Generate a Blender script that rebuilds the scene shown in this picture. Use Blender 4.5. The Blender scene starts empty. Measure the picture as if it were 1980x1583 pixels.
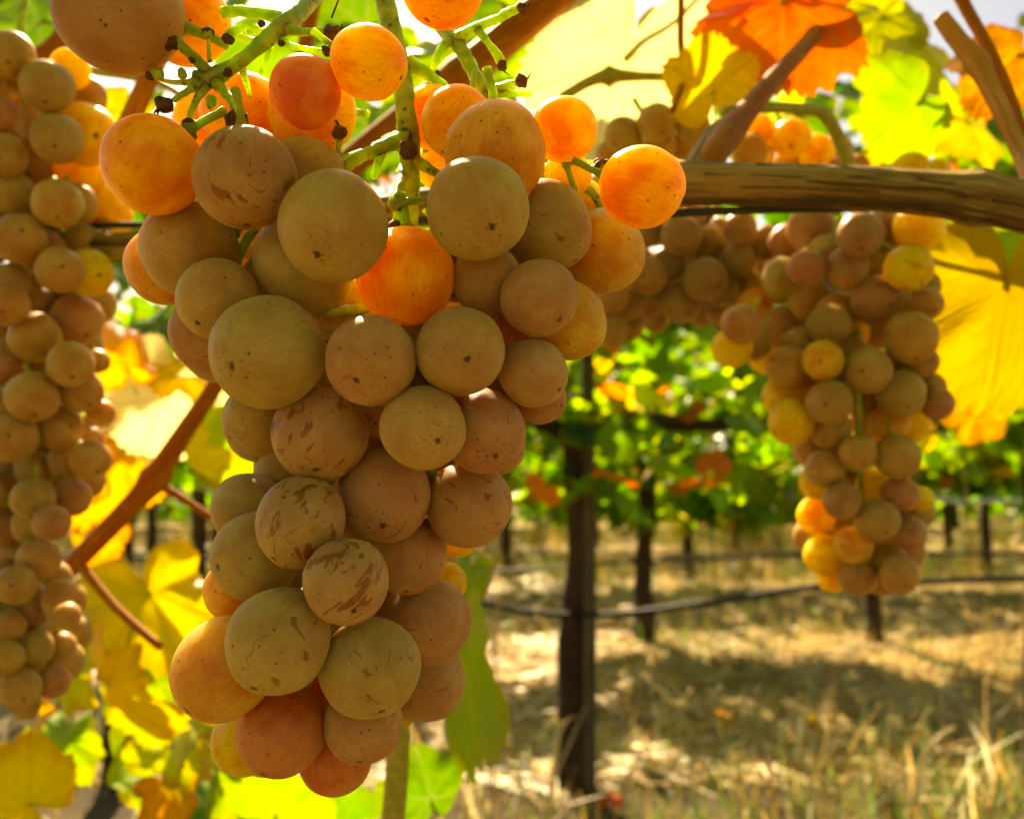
import bpy, math, random
import numpy as np
from mathutils import Vector, Matrix, Quaternion, noise

random.seed(7)
R = math.radians
S = bpy.context.scene
COL = S.collection

# ------------------------------------------------------------------ camera, sky, sun, exposure
FPX = 1715.0                       # focal length in photograph pixels (photograph 1980 x 1583)
CAM_H = 0.95
PITCH = math.atan(78.5 / FPX)
cam_d = bpy.data.cameras.new('camera')
cam_d.sensor_fit = 'HORIZONTAL'
cam_d.sensor_width = 36
cam_d.lens = FPX / 1980 * 36
cam_d.clip_start = 0.01
cam_d.clip_end = 3000
cam_d.dof.use_dof = True
cam_d.dof.focus_distance = 0.163
cam_d.dof.aperture_fstop = 16.5
cam_d.dof.aperture_blades = 7
cam = bpy.data.objects.new('camera', cam_d)
cam.location = (0, 0, CAM_H)
cam.rotation_euler = (R(90) + PITCH, 0, 0)
COL.objects.link(cam)
S.camera = cam

SUN_EL, SUN_AZ = R(43), R(-14)     # azimuth from +Y, negative = left
sun_dir = Vector((math.sin(SUN_AZ) * math.cos(SUN_EL), math.cos(SUN_AZ) * math.cos(SUN_EL), math.sin(SUN_EL)))
world = bpy.data.worlds.new('World')
S.world = world
world.use_nodes = True
wn = world.node_tree
sky = wn.nodes.new('ShaderNodeTexSky')
sky.sky_type = 'NISHITA'
sky.sun_disc = False
sky.sun_elevation = SUN_EL
sky.sun_rotation = SUN_AZ
sky.dust_density = 2.5
sky.air_density = 1.0
sky.ozone_density = 0.7
bg = wn.nodes['Background']
bg.inputs['Strength'].default_value = 0.05
wn.links.new(sky.outputs[0], bg.inputs['Color'])
sl = bpy.data.lights.new('sun', 'SUN')
sl.energy = 5.0
sl.angle = R(0.53)
sl.color = (1.0, 0.87, 0.66)
sun = bpy.data.objects.new('sun', sl)
sun.rotation_euler = sun_dir.to_track_quat('Z', 'Y').to_euler()
sun.location = sun_dir * 30
COL.objects.link(sun)
S.view_settings.view_transform = 'Standard'
S.view_settings.look = 'None'
S.view_settings.exposure = 1.72
S.view_settings.gamma = 1.0
S.view_settings.use_white_balance = True      # camera set to 'shade'
S.view_settings.white_balance_temperature = 8600
S.view_settings.white_balance_tint = 10
S.render.engine = 'CYCLES'
cy = S.cycles
cy.use_denoising = True
try:
    cy.denoiser = 'OPENIMAGEDENOISE'
    cy.denoising_input_passes = 'RGB_ALBEDO_NORMAL'
except Exception:
    pass
cy.use_adaptive_sampling = True
cy.adaptive_threshold = 0.03
cy.max_bounces = 6
cy.diffuse_bounces = 3
cy.glossy_bounces = 2
cy.transmission_bounces = 3
cy.transparent_max_bounces = 8
cy.caustics_reflective = False
cy.caustics_refractive = False
cy.sample_clamp_indirect = 8.0

CP, SP = math.cos(PITCH), math.sin(PITCH)
CAM = Vector((0, 0, CAM_H))
RIGHT, UP, FWD = Vector((1, 0, 0)), Vector((0, -SP, CP)), Vector((0, CP, SP))


def at(px, py, d):
    """world point seen at a photograph pixel, d metres in front of the camera"""
    return CAM + RIGHT * ((px - 990) / FPX * d) + UP * (-(py - 791.5) / FPX * d) + FWD * d


# ------------------------------------------------------------------ helpers
def lerp(a, b, t):
    return a + (b - a) * t


class MB:
    def __init__(self):
        self.v, self.f, self.uv = [], [], []

    def tube(self, pts, rads, seg=8, sub=4, rough=0.0, rfreq=60.0, ridges=0.0, seed=0.0, cap=True, knots=()):
        pts = [Vector(p) for p in pts]
        n = len(pts)
        if not hasattr(rads, '__len__'):
            rads = [rads] * n
        P, Q = [], []
        for i in range(n - 1):
            p0, p1, p2, p3 = pts[max(i - 1, 0)], pts[i], pts[i + 1], pts[min(i + 2, n - 1)]
            for k in range(sub):
                t = k / sub
                P.append(0.5 * ((2 * p1) + (p2 - p0) * t + (2 * p0 - 5 * p1 + 4 * p2 - p3) * t * t + (3 * p1 - p0 - 3 * p2 + p3) * t ** 3))
                Q.append(lerp(rads[i], rads[i + 1], t))
        P.append(pts[-1]); Q.append(rads[-1])
        m = len(P)
        base = len(self.v)
        tan = [(P[min(i + 1, m - 1)] - P[max(i - 1, 0)]).normalized() for i in range(m)]
        ref = Vector((0, 0, 1)) if abs(tan[0].z) < 0.9 else Vector((1, 0, 0))
        nrm = (ref - tan[0] * ref.dot(tan[0])).normalized()
        L = 0.0
        vs = []
        for i in range(m):
            if i:
                L += (P[i] - P[i - 1]).length
                nrm = (nrm - tan[i] * nrm.dot(tan[i])).normalized()
            bn = tan[i].cross(nrm)
            vs.append(L)
            for k in range(seg):
                a = 2 * math.pi * k / seg
                r = Q[i]
                if rough:
                    p = P[i] + (nrm * math.cos(a) + bn * math.sin(a)) * r
                    r *= 1 + rough * noise.noise(p * rfreq + Vector((seed, seed, 0)))
                if ridges:
                    r *= 1 + ridges * (noise.noise(Vector((math.cos(a) * 2.6 + seed, math.sin(a) * 2.6, L * 5))) + 0.6 * noise.noise(Vector((math.cos(a) * 6 + seed, math.sin(a) * 6, L * 9))))
                for kp, kr, kw in knots:
                    r *= 1 + kr * math.exp(-((i / (m - 1) - kp) / kw) ** 2)
                self.v.append(P[i] + (nrm * math.cos(a) + bn * math.sin(a)) * r)
        for i in range(m - 1):
            for k in range(seg):
                k2 = (k + 1) % seg
                self.f.append((base + i * seg + k, base + i * seg + k2, base + (i + 1) * seg + k2, base + (i + 1) * seg + k))
                u0, u1 = k / seg, (k + 1) / seg
                self.uv += [(u0, vs[i]), (u1, vs[i]), (u1, vs[i + 1]), (u0, vs[i + 1])]
        if cap:
            for i, s in ((0, -1), (m - 1, 1)):
                c = len(self.v)
                self.v.append(P[i] + tan[i] * s * Q[i] * 0.4)
                for k in range(seg):
                    a, b = base + i * seg + k, base + i * seg + (k + 1) % seg
                    self.f.append((a, b, c) if s > 0 else (b, a, c))
                    self.uv += [(0, vs[i])] * 3
        return self

    def box(self, c, s, rot=None):
        b = len(self.v)
        for x in (-1, 1):
            for y in (-1, 1):
                for z in (-1, 1):
                    p = Vector((x * s[0] / 2, y * s[1] / 2, z * s[2] / 2))
                    if rot:
                        p = rot @ p
                    self.v.append(Vector(c) + p)
        for q in ((0, 1, 3, 2), (4, 6, 7, 5), (0, 4, 5, 1), (2, 3, 7, 6), (0, 2, 6, 4), (1, 5, 7, 3)):
            self.f.append(tuple(b + k for k in q))
            self.uv += [(0, 0), (1, 0), (1, 1), (0, 1)]
        return self

    def mesh(self, name, mat, smooth=True):
        me = bpy.data.meshes.new(name)
        me.from_pydata([tuple(p) for p in self.v], [], self.f)
        ul = me.uv_layers.new(name='uv')
        ul.data.foreach_set('uv', np.array(self.uv, dtype=np.float32).ravel())
        if smooth:
            me.polygons.foreach_set('use_smooth', [True] * len(me.polygons))
        if mat:
            me.materials.append(mat)
        me.update()
        return me


def link(name, me, parent=None, mw=None):
    o = bpy.data.objects.new(name, me)
    COL.objects.link(o)
    if mw is not None:
        o.matrix_basis = mw
    if parent is not None:
        o.parent = parent
        o.matrix_parent_inverse = Matrix.Translation(-parent.location) if parent.get('_root') else Matrix.Identity(4)
    return o


def tag(o, label, cat, group=None, kind=None):
    o['label'] = label
    if cat:
        o['category'] = cat
    if group:
        o['group'] = group
    if kind:
        o['kind'] = kind
    return o


def thing(name, loc, label, cat, group=None):
    o = bpy.data.objects.new(name, None)
    COL.objects.link(o)
    o.empty_display_size = 0.02
    o.location = loc
    o['_root'] = 1
    return tag(o, label, cat, group)


# ------------------------------------------------------------------ materials
def new_mat(name):
    m = bpy.data.materials.new(name)
    m.use_nodes = True
    nt = m.node_tree
    nt.nodes.clear()
    return m, nt, lambda t, **k: mk(nt, t, **k)


def mk(nt, t, **k):
    n = nt.nodes.new('ShaderNode' + t)
    for a, b in k.items():
        if a == 'ins':
            for key, val in b.items():
                if hasattr(val, 'is_linked') or hasattr(val, 'links'):
                    nt.links.new(val, n.inputs[key])
                else:
                    n.inputs[key].default_value = val
        else:
            setattr(n, a, b)
    return n


def mth(nt, op, a, b=None, c=None, clamp=False):
    ins = {0: a}
    if b is not None:
        ins[1] = b
    if c is not None:
        ins[2] = c
    return mk(nt, 'Math', operation=op, use_clamp=clamp, ins=ins).outputs[0]


def mixc(nt, f, a, b, mode='MIX'):
    n = mk(nt, 'Mix', data_type='RGBA', blend_type=mode)
    for sock, val in ((n.inputs[0], f), (n.inputs[6], a), (n.inputs[7], b)):
        if hasattr(val, 'links'):
            nt.links.new(val, sock)
        else:
            sock.default_value = val if not isinstance(val, tuple) or len(val) == 4 else (*val, 1)
    return n.outputs[2]


def smooth(nt, v, lo, hi, tlo=0.0, thi=1.0):
    n = mk(nt, 'MapRange', interpolation_type='SMOOTHSTEP', ins={0: v, 1: lo, 2: hi, 3: tlo, 4: thi})
    return n.outputs[0]


def nz(nt, vec, scale, detail=3.0, rough=0.55, dist=0.0):
    return mk(nt, 'TexNoise', ins={'Vector': vec, 'Scale': scale, 'Detail': detail, 'Roughness': rough, 'Distortion': dist}).outputs[0]


def grape_material(fine=True):
    m, nt, N = new_mat('grape_skin' if fine else 'grape_skin_soft')
    tc = N('TexCoord').outputs['Object']
    oi = N('ObjectInfo')
    rnd = oi.outputs['Random']
    off = mth(nt, 'MULTIPLY', rnd, 57.0)
    v = N('VectorMath', operation='ADD', ins={0: tc, 1: off}).outputs[0]
    col = oi.outputs['Color']
    clear = smooth(nt, N('SeparateColor', ins={0: col}).outputs[2], 0.11, 0.058, 0.24, 1.0)   # amber-toned berries scatter further, so they look sunlit beside the dull ones
    mott = smooth(nt, nz(nt, v, 1.3, 2), 0.35, 0.68)
    warm = N('HueSaturation', ins={'Hue': 0.478, 'Saturation': 1.08, 'Value': 0.86, 'Color': col}).outputs[0]
    c = mixc(nt, mott, col, warm)
    stv = N('Mapping', ins={'Vector': v, 'Scale': (11.0, 11.0, 2.2)}).outputs[0]
    st = smooth(nt, nz(nt, stv, 1.0, 3, 0.6), 0.3, 0.75, 0.88, 1.08)
    c = mixc(nt, 1.0, c, N('CombineColor', ins={0: st, 1: st, 2: st}).outputs[0], 'MULTIPLY')
    sep = N('SeparateXYZ', ins={0: tc})
    z = sep.outputs[2]
    # lenticels
    vo = N('TexVoronoi', ins={'Vector': v, 'Scale': 4.6, 'Randomness': 1.0})
    vr = N('SeparateColor', ins={0: vo.outputs['Color']}).outputs[0]
    rad = mth(nt, 'ADD', mth(nt, 'MULTIPLY', vr, 0.11), 0.05)
    dot = mth(nt, 'SUBTRACT', 1.0, smooth(nt, mth(nt, 'SUBTRACT', vo.outputs['Distance'], rad), -0.035, 0.035))
    dot = mth(nt, 'MULTIPLY', mth(nt, 'MULTIPLY', dot, smooth(nt, vr, 0.42, 0.5)), smooth(nt, nz(nt, v, 1.9, 1), 0.38, 0.55, 0.35, 1.0))
    if not fine:
        rho = N('VectorMath', operation='LENGTH', ins={0: N('CombineXYZ', ins={0: sep.outputs[0], 1: sep.outputs[1], 2: 0.0}).outputs[0]}).outputs['Value']
        sc_ = mth(nt, 'MULTIPLY', smooth(nt, rho, 0.12, 0.04), smooth(nt, z, -0.5, -0.7))
        pt = smooth(nt, mth(nt, 'SUBTRACT', nz(nt, v, 1.6, 2, 0.6, 0.6), mth(nt, 'SUBTRACT', 0.80, mth(nt, 'MULTIPLY', oi.outputs['Alpha'], 0.22))), 0.0, 0.05)
        c = mixc(nt, mth(nt, 'MULTIPLY', pt, 0.6), c, mixc(nt, 1.0, c, (0.62, 0.44, 0.25, 1), 'MULTIPLY'))
        c = mixc(nt, mth(nt, 'MAXIMUM', mth(nt, 'MULTIPLY', dot, 0.5), sc_), c, (0.06, 0.025, 0.01, 1))
        p = N('BsdfPrincipled', ins={'Base Color': c, 'Roughness': 0.45, 'Subsurface Weight': 1.0, 'Subsurface Scale': clear,
                                    'Subsurface Radius': (0.044, 0.025, 0.0017), 'Subsurface Anisotropy': 0.6, 'Specular IOR Level': 0.36})
        d = N('BsdfDiffuse', ins={'Color': mixc(nt, 0.5, (0.55, 0.41, 0.18, 1), c), 'Roughness': 0.8})
        mx = N('MixShader', ins={0: 0.22, 1: p.outputs[0], 2: d.outputs[0]})
        N('OutputMaterial', ins={0: mx.outputs[0]})
        return m
    vo2 = N('TexVoronoi', ins={'Vector': v, 'Scale': 8.5})
    near = smooth(nt, z, -0.88, -0.96)
    dot2 = mth(nt, 'MULTIPLY', mth(nt, 'SUBTRACT', 1.0, smooth(nt, vo2.outputs['Distance'], 0.12, 0.24)), near)
    rho = N('VectorMath', operation='LENGTH', ins={0: N('CombineXYZ', ins={0: sep.outputs[0], 1: sep.outputs[1], 2: 0.0}).outputs[0]}).outputs['Value']
    wob = mth(nt, 'MULTIPLY', mth(nt, 'SUBTRACT', nz(nt, v, 13.0, 2), 0.5), 0.16)
    low = smooth(nt, z, -0.5, -0.7)
    scar = mth(nt, 'MULTIPLY', smooth(nt, mth(nt, 'ADD', rho, wob), 0.10, 0.04), low)
    dark = mth(nt, 'MAXIMUM', mth(nt, 'MAXIMUM', mth(nt, 'MULTIPLY', dot, 0.9), mth(nt, 'MULTIPLY', dot2, 0.8)), scar)
    # rubbed bloom: patches and scratches
    heavy = oi.outputs['Alpha']
    pv = N('Mapping', ins={'Vector': v, 'Scale': (0.8, 4.2, 1.9), 'Rotation': (0.4, 0.3, 0.9)}).outputs[0]
    pn = nz(nt, pv, 1.15, 3, 0.55, 0.5)
    thr = mth(nt, 'SUBTRACT', 0.80, mth(nt, 'MULTIPLY', heavy, 0.235))
    patch = smooth(nt, mth(nt, 'SUBTRACT', pn, thr), 0.0, 0.035)
    ln = mth(nt, 'ABSOLUTE', mth(nt, 'SUBTRACT', nz(nt, v, 0.95, 1.5, 0.5, 0.4), 0.5))
    line = mth(nt, 'MULTIPLY', smooth(nt, ln, 0.009, 0.003), smooth(nt, nz(nt, v, 1.7, 1), 0.52, 0.58))
    line = mth(nt, 'MULTIPLY', line, smooth(nt, heavy, 0.1, 0.5))
    rub = mth(nt, 'MAXIMUM', patch, mth(nt, 'MULTIPLY', line, 0.9))
    brown = mixc(nt, 1.0, c, (0.60, 0.42, 0.24, 1), 'MULTIPLY')
    c2 = mixc(nt, mth(nt, 'MULTIPLY', rub, 0.9), c, brown)
    c2 = mixc(nt, mth(nt, 'MULTIPLY', dark, 0.9), c2, mixc(nt, nz(nt, v, 9.0, 1), (0.02, 0.008, 0.004, 1), (0.16, 0.065, 0.02, 1)))
    fine_n = nz(nt, v, 22.0, 4, 0.7)
    bl = mth(nt, 'MULTIPLY', smooth(nt, fine_n, 0.25, 0.75, 0.26, 0.44), mth(nt, 'SUBTRACT', 1.0, mth(nt, 'MULTIPLY', rub, 0.95)))
    bl = mth(nt, 'MULTIPLY', mth(nt, 'MULTIPLY', bl, mth(nt, 'SUBTRACT', 1.0, dark)), mth(nt, 'SUBTRACT', 1.35, mth(nt, 'MULTIPLY', clear, 0.9)))
    bump_h = mth(nt, 'ADD', mth(nt, 'MULTIPLY', fine_n, 0.12), mth(nt, 'MULTIPLY', dark, -0.5))
    bmp = N('Bump', ins={'Strength': 0.25, 'Distance': 0.0004, 'Height': bump_h}).outputs[0]
    rg = mth(nt, 'SUBTRACT', 0.46, mth(nt, 'MULTIPLY', rub, 0.14))
    p = N('BsdfPrincipled', ins={'Base Color': c2, 'Roughness': rg, 'Subsurface Weight': 1.0, 'Subsurface Scale': clear,
                                'Subsurface Radius': (0.044, 0.025, 0.0017), 'Subsurface Anisotropy': 0.6,
                                'Specular IOR Level': 0.36, 'Normal': bmp})
    blc = mixc(nt, 0.5, (0.55, 0.41, 0.18, 1), c)
    d = N('BsdfDiffuse', ins={'Color': blc, 'Roughness': 0.8, 'Normal': bmp})
    mx = N('MixShader', ins={0: bl, 1: p.outputs[0], 2: d.outputs[0]})
    out = N('OutputMaterial', ins={0: mx.outputs[0]})
    return m


def stem_material(name, c1, c2, spots=0.5, sss=0.35):
    m, nt, N = new_mat(name)
    tc = N('TexCoord').outputs['Object']
    n1 = nz(nt, tc, 300.0, 3)
    c = mixc(nt, smooth(nt, n1, 0.35, 0.65), c1, c2)
    vo = N('TexVoronoi', ins={'Vector': tc, 'Scale': 420.0}).outputs['Distance']
    sp = mth(nt, 'MULTIPLY', smooth(nt, vo, 0.26, 0.14), smooth(nt, nz(nt, tc, 160.0, 2), 0.45, 0.6, 0.0, spots))
    c = mixc(nt, sp, c, (0.09, 0.035, 0.012, 1))
    bmp = N('Bump', ins={'Strength': 0.5, 'Distance': 0.0006, 'Height': nz(nt, tc, 700.0, 4)}).outputs[0]
    p = N('BsdfPrincipled', ins={'Base Color': c, 'Roughness': 0.45, 'Subsurface Weight': sss, 'Subsurface Scale': 1.0,
                                'Subsurface Radius': (0.004, 0.006, 0.0006), 'Normal': bmp, 'Specular IOR Level': 0.45})
    N('OutputMaterial', ins={0: p.outputs[0]})
    return m


def bark_material(name, c1, c2, c3, su, sv, bump=0.6, dist=0.001, rough=0.7, spec=0.3):
    m, nt, N = new_mat(name)
    uv = N('UVMap', uv_map='uv').outputs[0]
    mp = N('Mapping', ins={'Vector': uv, 'Scale': (su, sv, 1)}).outputs[0]
    tc = N('TexCoord').outputs['Object']
    warp = N('VectorMath', operation='ADD', ins={0: mp, 1: N('VectorMath', operation='SCALE', ins={0: N('TexNoise', ins={'Vector': tc, 'Scale': 40.0}).outputs['Color'], 'Scale': 0.8}).outputs[0]}).outputs[0]
    n1 = nz(nt, warp, 1.0, 5, 0.65)
    n2 = nz(nt, warp, 3.3, 4, 0.6)
    n3 = nz(nt, tc, 18.0, 3)
    c = mixc(nt, smooth(nt, n1, 0.33, 0.62), c1, c2)
    c = mixc(nt, smooth(nt, n2, 0.55, 0.75), c, c3)
    c = mixc(nt, smooth(nt, n3, 0.4, 0.75, 0.0, 0.4), c, c1)
    h = mth(nt, 'ADD', n1, mth(nt, 'MULTIPLY', n2, 0.5))
    bmp = N('Bump', ins={'Strength': bump, 'Distance': dist, 'Height': h}).outputs[0]
    p = N('BsdfPrincipled', ins={'Base Color': c, 'Roughness': rough, 'Normal': bmp, 'Specular IOR Level': spec})
    N('OutputMaterial', ins={0: p.outputs[0]})
    return m


def leaf_material(name, trans=0.55, vein_col=(0.62, 0.6, 0.22, 1), tval=1.35):
    """colour from the object, autumn patches from noise, veins from a mesh attribute"""
    m, nt, N = new_mat(name)
    tc = N('TexCoord').outputs['Object']
    oi = N('ObjectInfo')
    v = N('VectorMath', operation='ADD', ins={0: tc, 1: mth(nt, 'MULTIPLY', oi.outputs['Random'], 31.0)}).outputs[0]
    col = oi.outputs['Color']
    amt = oi.outputs['Alpha']
    at_v = N('Attribute', attribute_name='vein').outputs['Fac']
    at_e = N('Attribute', attribute_name='edge').outputs['Fac']
    n1 = nz(nt, v, 2.4, 4, 0.6)
    yel = N('HueSaturation', ins={'Hue': 0.482, 'Saturation': 1.05, 'Value': 1.2, 'Color': col}).outputs[0]
    c = mixc(nt, smooth(nt, n1, 0.40, 0.66, 0.0, 0.75), col, yel)
    ed = smooth(nt, mth(nt, 'ADD', at_e, mth(nt, 'MULTIPLY', mth(nt, 'SUBTRACT', nz(nt, v, 5.0, 4), 0.5), 0.8)), 0.72, 0.98)
    c = mixc(nt, mth(nt, 'MULTIPLY', ed, amt), c, (0.42, 0.13, 0.02, 1))
    sp = smooth(nt, nz(nt, v, 11.0, 3, 0.6), 0.66, 0.74, 0.0, 0.6)
    c = mixc(nt, mth(nt, 'MULTIPLY', sp, amt), c, (0.2, 0.07, 0.015, 1))
    c = mixc(nt, mth(nt, 'MULTIPLY', at_v, 0.3), c, mixc(nt, 0.5, c, vein_col))
    tcol = N('HueSaturation', ins={'Hue': 0.49, 'Saturation': 1.12, 'Value': tval, 'Color': c}).outputs[0]
    tcol = mixc(nt, mth(nt, 'MULTIPLY', at_v, 0.22), tcol, (0.16, 0.15, 0.03, 1))
    h = mth(nt, 'ADD', mth(nt, 'MULTIPLY', at_v, -0.6), mth(nt, 'MULTIPLY', nz(nt, v, 26.0, 3), 0.35))
    bmp = N('Bump', ins={'Strength': 0.6, 'Distance': 0.002, 'Height': h}).outputs[0]
    p = N('BsdfPrincipled', ins={'Base Color': c, 'Roughness': 0.42, 'Specular IOR Level': 0.45, 'Normal': bmp})
    t = N('BsdfTranslucent', ins={'Color': tcol, 'Normal': bmp})
    mx = N('MixShader', ins={0: trans, 1: p.outputs[0], 2: t.outputs[0]})
    N('OutputMaterial', ins={0: mx.outputs[0]})
    return m


def foliage_material(name, trans=0.5):
    """joined leaves: colour stored per leaf"""
    m, nt, N = new_mat(name)
    c = N('Attribute', attribute_name='tint').outputs['Color']
    t = N('BsdfTranslucent', ins={'Color': N('HueSaturation', ins={'Hue': 0.485, 'Saturation': 1.1, 'Value': 2.4, 'Color': c}).outputs[0]})
    p = N('BsdfPrincipled', ins={'Base Color': c, 'Roughness': 0.4})
    mx = N('MixShader', ins={0: trans, 1: p.outputs[0], 2: t.outputs[0]})
    N('OutputMaterial', ins={0: mx.outputs[0]})
    return m


def plain_material(name, c, rough=0.5, metal=0.0, var=0.25, scale=30.0):
    m, nt, N = new_mat(name)
    tc = N('TexCoord').outputs['Object']
    f = smooth(nt, nz(nt, tc, scale, 4), 0.3, 0.7, 1 - var, 1 + var)
    cc = mixc(nt, 1.0, (*c, 1), N('CombineColor', ins={0: f, 1: f, 2: f}).outputs[0], 'MULTIPLY')
    p = N('BsdfPrincipled', ins={'Base Color': cc, 'Roughness': rough, 'Metallic': metal, 'Specular IOR Level': 0.3})
    N('OutputMaterial', ins={0: p.outputs[0]})
    return m


def ground_material():
    m, nt, N = new_mat('ground_straw_soil')
    tc = N('TexCoord').outputs['Object']
    n1 = nz(nt, tc, 2.2, 5, 0.6)
    n2 = nz(nt, tc, 38.0, 5, 0.7)
    sv = N('Mapping', ins={'Vector': tc, 'Scale': (40, 150, 40), 'Rotation': (0, 0, 0.5)}).outputs[0]
    n3 = nz(nt, sv, 1.0, 4, 0.6, 0.6)
    c = mixc(nt, smooth(nt, n2, 0.35, 0.65), (0.28, 0.165, 0.05, 1), (0.62, 0.43, 0.15, 1))
    c = mixc(nt, smooth(nt, n3, 0.5, 0.7, 0.0, 0.7), c, (0.70, 0.54, 0.28, 1))
    c = mixc(nt, smooth(nt, n1, 0.57, 0.72, 0.0, 0.55), c, (0.16, 0.18, 0.04, 1))
    yy = N('SeparateXYZ', ins={0: tc}).outputs[1]
    yy = mth(nt, 'MINIMUM', mth(nt, 'ABSOLUTE', yy), mth(nt, 'ADD', mth(nt, 'ABSOLUTE', mth(nt, 'SUBTRACT', yy, 2.45)), 0.45))
    soil = smooth(nt, mth(nt, 'ADD', yy, mth(nt, 'MULTIPLY', n1, 0.5)), 1.25, 0.75)      # bare strip under the vine rows
    c = mixc(nt, soil, c, mixc(nt, smooth(nt, n2, 0.35, 0.65), (0.07, 0.045, 0.028, 1), (0.13, 0.10, 0.04, 1)))
    bmp = N('Bump', ins={'Strength': 0.9, 'Distance': 0.03, 'Height': mth(nt, 'ADD', n2, n3)}).outputs[0]
    p = N('BsdfPrincipled', ins={'Base Color': c, 'Roughness': 0.9, 'Normal': bmp, 'Specular IOR Level': 0.2})
    N('OutputMaterial', ins={0: p.outputs[0]})
    return m


M_GRAPE = grape_material()
M_GRAPE_SOFT = grape_material(False)
M_STEM = stem_material('green_stem', (0.22, 0.29, 0.018, 1), (0.42, 0.43, 0.045, 1), 0.85, 0.8)
M_SHOOT = stem_material('pale_green_shoot', (0.30, 0.30, 0.035, 1), (0.46, 0.37, 0.06, 1), 0.3)
M_DRY = bark_material('dried_stalk_end', (0.07, 0.03, 0.010, 1), (0.18, 0.075, 0.025, 1), (0.30, 0.15, 0.06, 1), 8, 900)
M_CANE = bark_material('woody_cane', (0.11, 0.05, 0.014, 1), (0.50, 0.32, 0.10, 1), (0.62, 0.48, 0.20, 1), 13, 11, 1.0, 0.0022)
M_REDCANE = bark_material('red_brown_cane', (0.30, 0.085, 0.010, 1), (0.44, 0.16, 0.02, 1), (0.50, 0.25, 0.05, 1), 6, 20, 0.4, 0.0006, 0.6, 0.12)
M_TAN = bark_material('tan_cane', (0.42, 0.17, 0.035, 1), (0.60, 0.30, 0.08, 1), (0.70, 0.46, 0.18, 1), 7, 18, 0.5, 0.0008, 0.6, 0.15)
M_TRUNK = bark_material('vine_trunk_bark', (0.025, 0.015, 0.008, 1), (0.07, 0.038, 0.02, 1), (0.12, 0.08, 0.05, 1), 7, 9, 1.0, 0.012, 0.9)
M_STAKE = bark_material('weathered_wood_stake', (0.05, 0.035, 0.022, 1), (0.11, 0.09, 0.05, 1), (0.15, 0.14, 0.08, 1), 8, 12, 0.8, 0.004, 0.85)
M_LEAF = leaf_material('grape_leaf')
M_LEAF_ROW = leaf_material('row_leaf', 0.6, tval=2.3)
M_FOL = foliage_material('foliage_leaves')
M_HOSE = plain_material('black_polyethylene', (0.006, 0.006, 0.006), 0.5)
M_WIRE_GLINT = plain_material('wire_and_hose_glint', (0.80, 0.80, 0.80), 0.4, 0.2)
M_DWIRE = plain_material('dark_weathered_wire', (0.05, 0.05, 0.04), 0.45, 0.3)
M_GROUND = ground_material()

# ------------------------------------------------------------------ ground
def ground_z(x, y):
    return 0.02 * noise.noise(Vector((x * 0.9, y * 0.9, 0))) + 0.012 * noise.noise(Vector((x * 3.1, y * 3.1, 4)))


def build_ground():
    xs = np.concatenate([np.linspace(-400, -12, 14), np.linspace(-9, 9, 121), np.linspace(12, 400, 14)])
    ys = np.concatenate([np.linspace(-200, -6, 8), np.linspace(-4, 16, 130), np.linspace(20, 900, 16)])
    v = [(float(x), float(y), ground_z(x, y) if abs(x) < 12 and -5 < y < 18 else 0.0) for y in ys for x in xs]
    nx = len(xs)
    f = [(j * nx + i, j * nx + i + 1, (j + 1) * nx + i + 1, (j + 1) * nx + i) for j in range(len(ys) - 1) for i in range(nx - 1)]
    me = bpy.data.meshes.new('ground')
    me.from_pydata(v, [], f)
    me.polygons.foreach_set('use_smooth', [True] * len(me.polygons))
    me.materials.append(M_GROUND)
    o = link('ground', me)
    o['kind'] = 'structure'
    o['label'] = 'dry straw covered vineyard floor'


build_ground()


def tint_material(name, trans=0.4, rough=0.42):
    m, nt, N = new_mat(name)
    c = N('Attribute', attribute_name='tint').outputs['Color']
    p = N('BsdfPrincipled', ins={'Base Color': c, 'Roughness': rough, 'Specular IOR Level': 0.5})
    t = N('BsdfTranslucent', ins={'Color': c})
    mx = N('MixShader', ins={0: trans, 1: p.outputs[0], 2: t.outputs[0]})
    N('OutputMaterial', ins={0: mx.outputs[0]})
    return m


M_STRAW = tint_material('dry_straw')
M_GRASS = tint_material('green_grass', 0.4, 0.45)


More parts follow.
